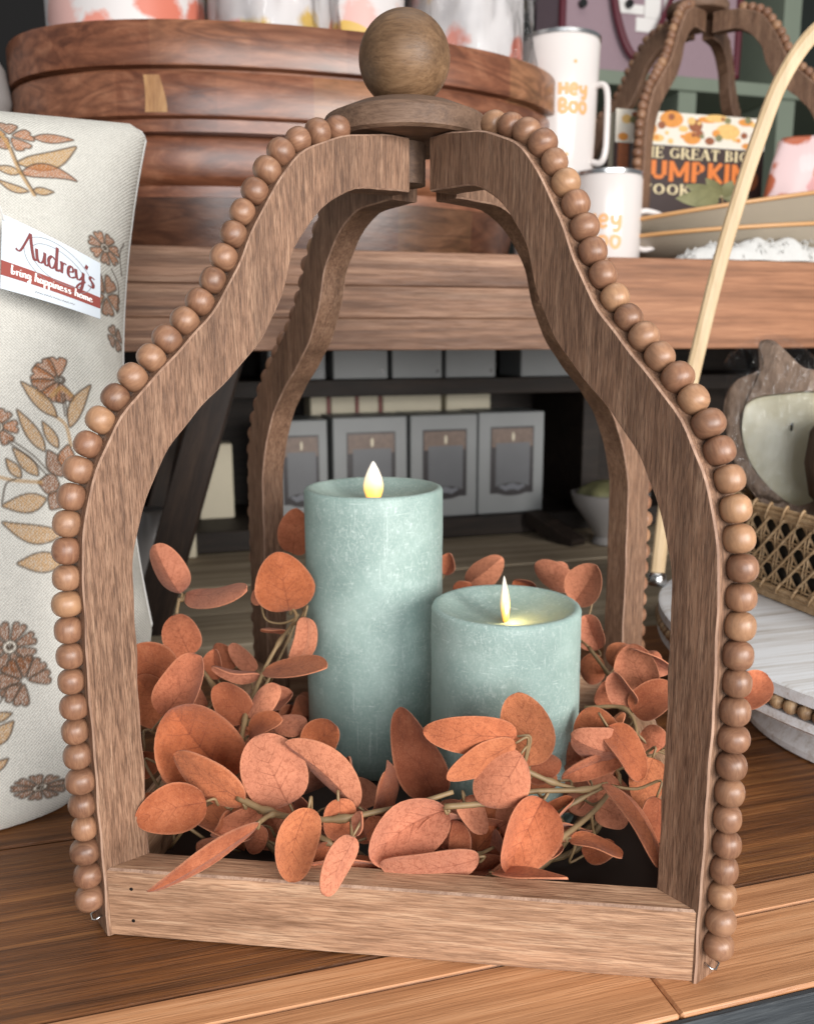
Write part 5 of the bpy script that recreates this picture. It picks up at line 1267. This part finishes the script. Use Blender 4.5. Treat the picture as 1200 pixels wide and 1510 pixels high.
for k in range(44):                                   # vertical pairs
    for d_ in (-.0017, .0017):
        m.tube([bp3(cell*k+d_, z, .0008*math.sin(z*500)) for z in np.linspace(zz0, zz1, 8)], .00085, 5)
for r_ in range(nrow+1):                              # horizontal pairs
    for d_ in (-.0015, .0015):
        m.tube([bp3(RL*k/176, zz0+rowh*r_+d_, .0009*math.sin(k*1.57)) for k in range(176)], .00085, 5, closed=True)
for k in range(44):                                   # diagonals
    for sg_ in (-1, 1):
        for ofs in (0.0,):
            n2 = 10; m.tube([bp3(cell*k+sg_*cell*nrow*(q/n2)-sg_*cell*nrow/2, zz0+(zz1-zz0)*q/n2, .0016*sg_) for q in range(n2+1)], .0012, 5)
o = m.build('cane_webbing', M_RATTAN, BK, True); o['kind'] = 'stuff'

def pumpkin(name, label, P, n, pxs, inner, mats, th, waxmat):
    t = thing(name, label, 'candle', (0, 0, 0), 0, 'pumpkin shaped wooden candles')
    ax = np.cross(np.array([0, 0, 1.]), n); ax /= np.linalg.norm(ax); up = np.cross(n, ax)
    def to2(px): X = onplane(px[0], px[1], P, n)-P; return np.array([X@ax, X@up])
    fn = lambda x, y, h: P+ax*x+up*y+n*h
    out = [p for p in cr([to2(q) for q in pxs], 5, True)]; inn = [p for p in cr([to2(q) for q in inner], 5, True)]
    # rim: outline extruded, bevelled edge
    k = len(out); cen = np.mean(out, axis=0)
    m = MB(); vs = []; fs = []
    rings = [(1.0, -th), (1.0, -.002), (.985, 0.0)]
    for (sc_, h) in rings: vs += [fn(*(cen+(p-cen)*sc_), h) for p in out]
    nr = 3
    ii = resample(np.array(inn+[inn[0]]), k+1)[:-1]
    # pair inner ring start with nearest outer start
    j0 = int(np.argmin(np.linalg.norm(ii-out[0], axis=1))); ii = np.roll(ii, -j0, axis=0)
    vs += [fn(*p, 0.0) for p in ii]; vs += [fn(*p, -.010) for p in ii]
    for r_ in range(4):
        for i in range(k): fs.append((r_*k+i, r_*k+(i+1) % k, (r_+1)*k+(i+1) % k, (r_+1)*k+i))
    fs.append(tuple(range(k))); m.add(vs, fs); m.build('wood_bowl', mats, t, 40)
    if waxmat:
        m = MB(); c2 = np.mean(ii, axis=0); vs = [fn(*(c2+(p-c2)*.995), -.0070) for p in ii]+[fn(*(c2+(p-c2)*.90), -.0090) for p in ii]+[fn(*c2, -.0090)]
        fs = [(i, (i+1) % k, k+(i+1) % k, k+i) for i in range(k)]+[(k+i, k+(i+1) % k, 2*k) for i in range(k)]
        m.add(vs, fs); m.build('wax', waxmat, t, True)
        w0 = onplane(1167, 632, P, n); m = MB()
        m.tube([w0-n*.009, w0+n*.001+np.array([0, 0, .004])], .0012, 6); m.build('wick', M_BLACK, t)
    return t
vd = ray(1140, 640); nrm = -np.array([vd[0], vd[1], 0]); nrm /= np.linalg.norm(nrm); nrm = nrm*math.cos(R(12))+np.array([0, 0, math.sin(R(12))])
PK = T(.430, .095, .150)
pumpkin('pumpkin_candle', 'pumpkin shaped wooden bowl candle with cream wax wrapped in cellophane in the basket', PK, nrm,
        [(1118, 508), (1126, 500), (1142, 502), (1160, 518), (1185, 541), (1215, 546), (1250, 556), (1275, 590), (1280, 640), (1262, 700), (1225, 745), (1180, 772), (1145, 762), (1112, 732), (1088, 694), (1072, 650), (1066, 610), (1071, 580), (1086, 560), (1108, 550), (1124, 540), (1124, 525)],
        [(1120, 584), (1160, 579), (1200, 576), (1236, 584), (1256, 612), (1254, 655), (1236, 700), (1205, 735), (1172, 745), (1138, 722), (1110, 690), (1094, 650), (1090, 615), (1100, 595)], M_PUMPKIN, .045, M_CREAMWAX)
m = MB(); P2 = onplane(1274, 672, PK+nrm*.05, nrm)
m.lathe([(.004, -.052), (.022, -.050), (.036, -.034), (.041, -.008), (.039, .018), (.028, .036), (.012, .042), (.006, .040), (.005, .054), (.003, .056)], 64, wob=lambda a, z: .05*abs(math.sin(5*a))+.012*math.sin(26*a+z*40))
o = m.build('carved_pumpkin', M_CARVED, None, True); o.location = P2; tag(o, 'dark carved wooden pumpkin with fine ridges in front of the wax pumpkin', 'pumpkin')
# cellophane film over the pumpkin candle
ax = np.cross(np.array([0, 0, 1.]), nrm); ax /= np.linalg.norm(ax); up = np.cross(nrm, ax)
m = MB(); vs = []; fs = []; nn = 34
c0 = onplane(1160, 630, PK, nrm)-PK; cx, cy = c0@ax, c0@up
for i in range(nn):
    for j in range(nn):
        x = -1+2*i/(nn-1); y = -1+2*j/(nn-1); rr = math.hypot(x, y)
        lim = 1/max(1, rr/max(abs(x), abs(y), 1e-6))
        X_ = x*lim*.0545; Y_ = y*lim*(.083 if y > 0 else .070)
        if y > 0: X_ -= .020*y*y*0.9
        h = .004+.006*(1-min(1, rr*lim)**2)+.0022*math.sin(34*x+9*y)*math.sin(11*y-5*x)+.0012*math.sin(70*y+22*x)-.030*max(0, rr*lim-.9)*3
        vs.append(PK+ax*(cx+X_)+up*(cy+Y_)+nrm*h)
for i in range(nn-1):
    for j in range(nn-1): fs.append((i*nn+j, (i+1)*nn+j, (i+1)*nn+j+1, i*nn+j+1))
m.add(vs, fs); o = m.build('cellophane_wrap', M_CELLO, None, True); tag(o, 'clear crinkled film stretched over the pumpkin candle', 'wrapper')

# ================================================================== SHELVING UNIT WITH BOXES BELOW THE RISER
su = thing('box_shelf', 'dark wooden shelf rack holding grey candle boxes under the riser', 'shelf'); su.rotation_euler = (0, 0, TROT)
SV = .72; ZB = .033
def sbox(name, mat, u0, u1, v0, v1, z0, z1, par=su, b=.001): return plank(par, u0, u1, v0, v1, z0, z1, mat, b, name)
sbox('shelf_board', M_DKSHELF, -.35, 1.15, SV-.012, SV+.20, .004, ZB)
sbox('shelf_board', M_DKSHELF, -.35, 1.15, SV-.012, SV+.20, .213, .236)
sbox('back_board', M_DKSHELF, -.35, 1.15, SV+.2005, SV+.212, .0, .345)
for uu in (-.34, .475, 1.11):
    sbox('upright', M_DKSHELF, uu, uu+.03, SV+.004, SV+.19, ZB+.0003, .2127); sbox('upright', M_DKSHELF, uu, uu+.03, SV+.004, SV+.19, .2363, .345)
beam(su, (.420, SV-.10, .0), (.385, SV-.014, .030), .03, .02, M_DKSHELF, 'foot')
def cbox(u0, u1, z0, z1, v0, label, window=True, dep=.085, grp='grey candle boxes on the rack'):
    t = thing('candle_box', label, 'box', T((u0+u1)/2, v0, z0), TROT, grp)
    w_ = (u1-u0); h_ = z1-z0; m = MB(); m.box(-w_/2, w_/2, 0, dep, 0, h_, .0015); m.build('carton', M_BOXGREY, t)
    if window:
        def q(name, mat, x0, x1, z0_, z1_, l): 
            mm = MB(); mm.add([(x0*w_-w_/2, -l, z0_*h_), (x1*w_-w_/2, -l, z0_*h_), (x1*w_-w_/2, -l, z1_*h_), (x0*w_-w_/2, -l, z1_*h_)], [(0, 1, 2, 3)]); return mm.build(name, mat, t)
        q('window_print', M_BOXDARK, .18, .84, .20, .86, .0005); q('twig_print', M_BOXTWIG, .20, .82, .66, .84, .0008); q('candle_print', M_BOXCANDLE, .26, .78, .27, .70, .0011)
        mm = MB(); mm.add([((.52+.022*math.cos(a))*w_-w_/2, -.0014, (.76+.045*math.sin(a))*h_) for a in np.linspace(0, 6.28, 12, endpoint=False)], [tuple(range(12))]); mm.build('flame_print', M_CREAM, t)
        mm = MB(); mm.add([((.51+.26*math.cos(a))*w_-w_/2, -.0017, (.24+.065*math.sin(a))*h_) for a in np.linspace(0, 6.28, 24, endpoint=False)], [tuple(range(24))]); mm.build('emblem', M_BOXDARK, t)
        mm = MB(); mm.add([((.51+.20*math.cos(a))*w_-w_/2, -.0020, (.25+.030*math.sin(a)+.02*abs(math.sin(3*a)))*h_) for a in np.linspace(0, 6.28, 24, endpoint=False)], [tuple(range(24))]); mm.build('emblem', M_GREYINK, t)
    else:
        mm = MB(); mm.add([((.90+.035*math.cos(a))*w_-w_/2, -.0006, (.10+.035*math.sin(a))*h_) for a in np.linspace(0, 6.28, 12, endpoint=False)], [tuple(range(12))]); mm.build('dot_print', M_BOXDARK, t)
    return t
def uat(px, py, v=SV): return uvof(onv(px, py, v))[0]
tops = (uat(605, 612), uat(704, 608), uat(706, 608), uat(803, 606))
cbox(uat(400, 618), uat(482, 615), ZB+.0004, ZB+.148, SV, 'grey candle box between the back lantern leg and the tall candle', True)
cbox(uat(490, 612), uat(600, 612), ZB+.0004, ZB+.150, SV, 'grey candle box with glare on its window behind the tall candle flame', True)
cbox(tops[0], tops[1], ZB+.0004, ZB+.1505, SV, 'grey candle box above the gap between the two candles', True)
cbox(tops[2], tops[3], ZB+.0004, ZB+.152, SV, 'grey candle box with white emblem, last of its row before the dark gap', True)
for i, (a, b) in enumerate(((395, 480), (491, 572), (578, 652), (657, 731), (768, 850))):
    cbox(uat(a, 540), uat(b, 540), .2364, .335, SV, ['plain pale box on the upper rack shelf, first of the row', 'plain pale box on the upper rack shelf, second of the row', 'plain pale box on the upper rack shelf, third of the row', 'plain pale box on the upper rack shelf, fourth of the row', 'plain pale box on the upper rack shelf beyond the dark gap'][i], False, grp='plain boxes on the upper rack shelf')
# cream signs behind the boxes
for i, (a, b, mt, lb) in enumerate(((456, 480, M_CREAM, 'narrow cream block with red edge behind the grey boxes'), (486, 522, M_CREAM, 'cream block with red edges lying behind the grey boxes'), (526, 556, M_CREAM, 'small cream block next to the long cream box'), (562, 648, M_CREAM, 'long cream box behind the grey boxes'), (655, 720, M_CREAM, 'cream box behind the grey boxes near the dark gap'))):
    u0, u1 = uat(a, 595, SV+.11), uat(b, 595, SV+.11)
    t = thing('cream_box', lb, 'box', T((u0+u1)/2, SV+.10, ZB+.0004), TROT, 'cream boxes behind the grey ones')
    m = MB(); m.box(-(u1-u0)/2, (u1-u0)/2, 0, .06, 0, .177, .002); m.build('carton', mt, t)
    if i < 3:
        m = MB(); m.box((u1-u0)/2+.0003, (u1-u0)/2+.005, 0.0, .06, 0, .177, .0005); m.build('red_edge', M_REDBOOK, t)
# bowl at the right of the rack
bu = uat(872, 690, .66)
t = thing('ceramic_bowl', 'small grey green bowl of moss on the back table by the rack', 'bowl', T(bu+.01, .62, 0), TROT)
m = MB(); m.lathe([(.018, 0), (.024, .002), (.020, .012), (.034, .035), (.052, .060), (.056, .075), (.053, .076), (.046, .062), (.004, .05)], 40); m.build('bowl_body', M_GREYVASE, t, 50)
m = MB(); m.lathe([(.048, .070), (.040, .082), (.024, .090), (.002, .093)], 32, wob=lambda a, z: .08*math.sin(7*a+90*z)); m.build('moss', M_SPRIG, t, True)
# things on the back table behind the left leg
for (px, py, vv, w_, h_, mt, nm, lb, ct) in ((318, 700, .80, .05, .11, M_CREAM, 'paper_box', 'tall cream box in the dark left of the grey boxes', 'box'), (262, 760, .70, .045, .060, M_CREAM, 'paper_box', 'squat cream box behind the dark riser leg', 'box'), (222, 800, .62, .055, .085, M_GREYVASE, 'stone_jar', 'grey jar on the back table behind the left lantern leg', 'jar')):
    u = uvof(onv(px, py, vv))[0]
    t = thing(nm, lb, ct, T(u, vv, .0004 if vv < .7 else ZB+.0004 if vv >= .72 else .0004), TROT)
    m = MB()
    if nm == 'stone_jar': m.lathe([(w_*.42, 0), (w_*.5, .004), (w_*.5, h_*.7), (w_*.36, h_*.86), (w_*.36, h_), (w_*.30, h_), (.002, h_*.9)], 32); m.build('jar_body', mt, t, 45)
    else: m.box(-w_/2, w_/2, 0, w_*.8, 0, h_, .002); m.build('carton', mt, t)

# ================================================================== SAGE SHELVING + PINK TOTE FAR BEHIND
GV = 1.30
gs = thing('sage_shelving', 'tall sage green painted shelving with dark back behind the second lantern', 'shelf'); gs.rotation_euler = (0, 0, TROT)
zsh = onv(1100, 120, GV)[2]
gu0 = uvof(onv(770, 100, GV))[0]
plank(gs, gu0-.05, 2.2, GV+.30, GV+.32, -.78, 1.7, M_DKGREEN, .001, 'back_panel')
for z in (zsh-.42, zsh, zsh+.45): plank(gs, gu0-.05, 2.2, GV, GV+.2995, z-.028, z, M_SAGE, .0015, 'shelf_board')
for px in (1002, 1150):
    uu = uvof(onv(px, 140, GV))[0]
    for (z0, z1) in ((-.78, zsh-.4485), (zsh-.4197, zsh-.0285), (zsh+.0003 if px != 1002 else zsh+.4503, zsh+.4217 if px != 1002 else zsh+.46), (zsh+.4603, 1.7)): plank(gs, uu, uu+.045, GV+.004, GV+.29, z0, z1, M_SAGE, .0015, 'upright')
tt = thing('tote_bag', 'mauve pink canvas tote bag with maroon trim and white letter patches', 'bag')
tv = GV+.03; a0, a1 = uvof(onv(824, 60, tv))[0], uvof(onv(1090, 60, tv))[0]
zt = zsh+.0004
def tfn(x, y, l=0.0): return T(a0+(a1-a0)*x, tv-l, zt+y)
m = MB(); pol = [(0.02, .02), (.05, 0), (.95, 0), (.98, .02), (1.0, .10), (1.0, .34), (0, .34), (0, .10)]
m.prism(pol, lambda x, y, h: tfn(x, y, h), 0, -.12); m.build('bag_body', M_PINK, tt)
for x in (.012, .988):
    m = MB(); m.tube(cr([tfn(x, .012, .0), tfn(x, .1, .002), tfn(x, .34, .002)], 6), .008, 8); m.build('trim', M_MAROON, tt, True)
m = MB(); m.tube(cr([tfn(.24, .34, .012), tfn(.25, .20, .016), tfn(.29, .10, .018), tfn(.37, .035, .020), tfn(.45, .05, .020), tfn(.62, .20, .014), tfn(.66, .34, .01)], 8), .008, 8, .5); m.build('strap', M_MAROON, tt, True)
def rect(x0, x1, y0, y1, nm, mt, l): 
    mm = MB(); mm.prism([(x0, y0), (x1, y0), (x1, y1), (x0, y1)], lambda x, y, h: tfn(x, y, h), l, l+.002); mm.build(nm, mt, tt)
ya = (lambda py: onv(930, py, tv)[2]-zt)
xa = (lambda px: (uvof(onv(px, 30, tv))[0]-a0)/(a1-a0))
rect(xa(903), xa(948), ya(20), ya(6), 'letter_patch', M_WHITEINK, .0005); rect(xa(906), xa(922), ya(5.5), ya(-60), 'letter_patch', M_WHITEINK, .0005)
rect(xa(937), xa(972), ya(45), ya(24), 'letter_patch', M_WHITEINK, .0005); rect(xa(949), xa(972), ya(23.5), ya(-60), 'letter_patch', M_WHITEINK, .0005)
rect(xa(977), xa(992), ya(18), ya(-60), 'letter_patch', M_WHITEINK, .0005)
for px, py in ((857, 6), (925, 7)):
    mm = MB(); c_ = onv(px, py, tv); mm.tube([c_-E2*.003, c_-E2*.012], .0085, 16); mm.build('stud', M_BLACK, tt)
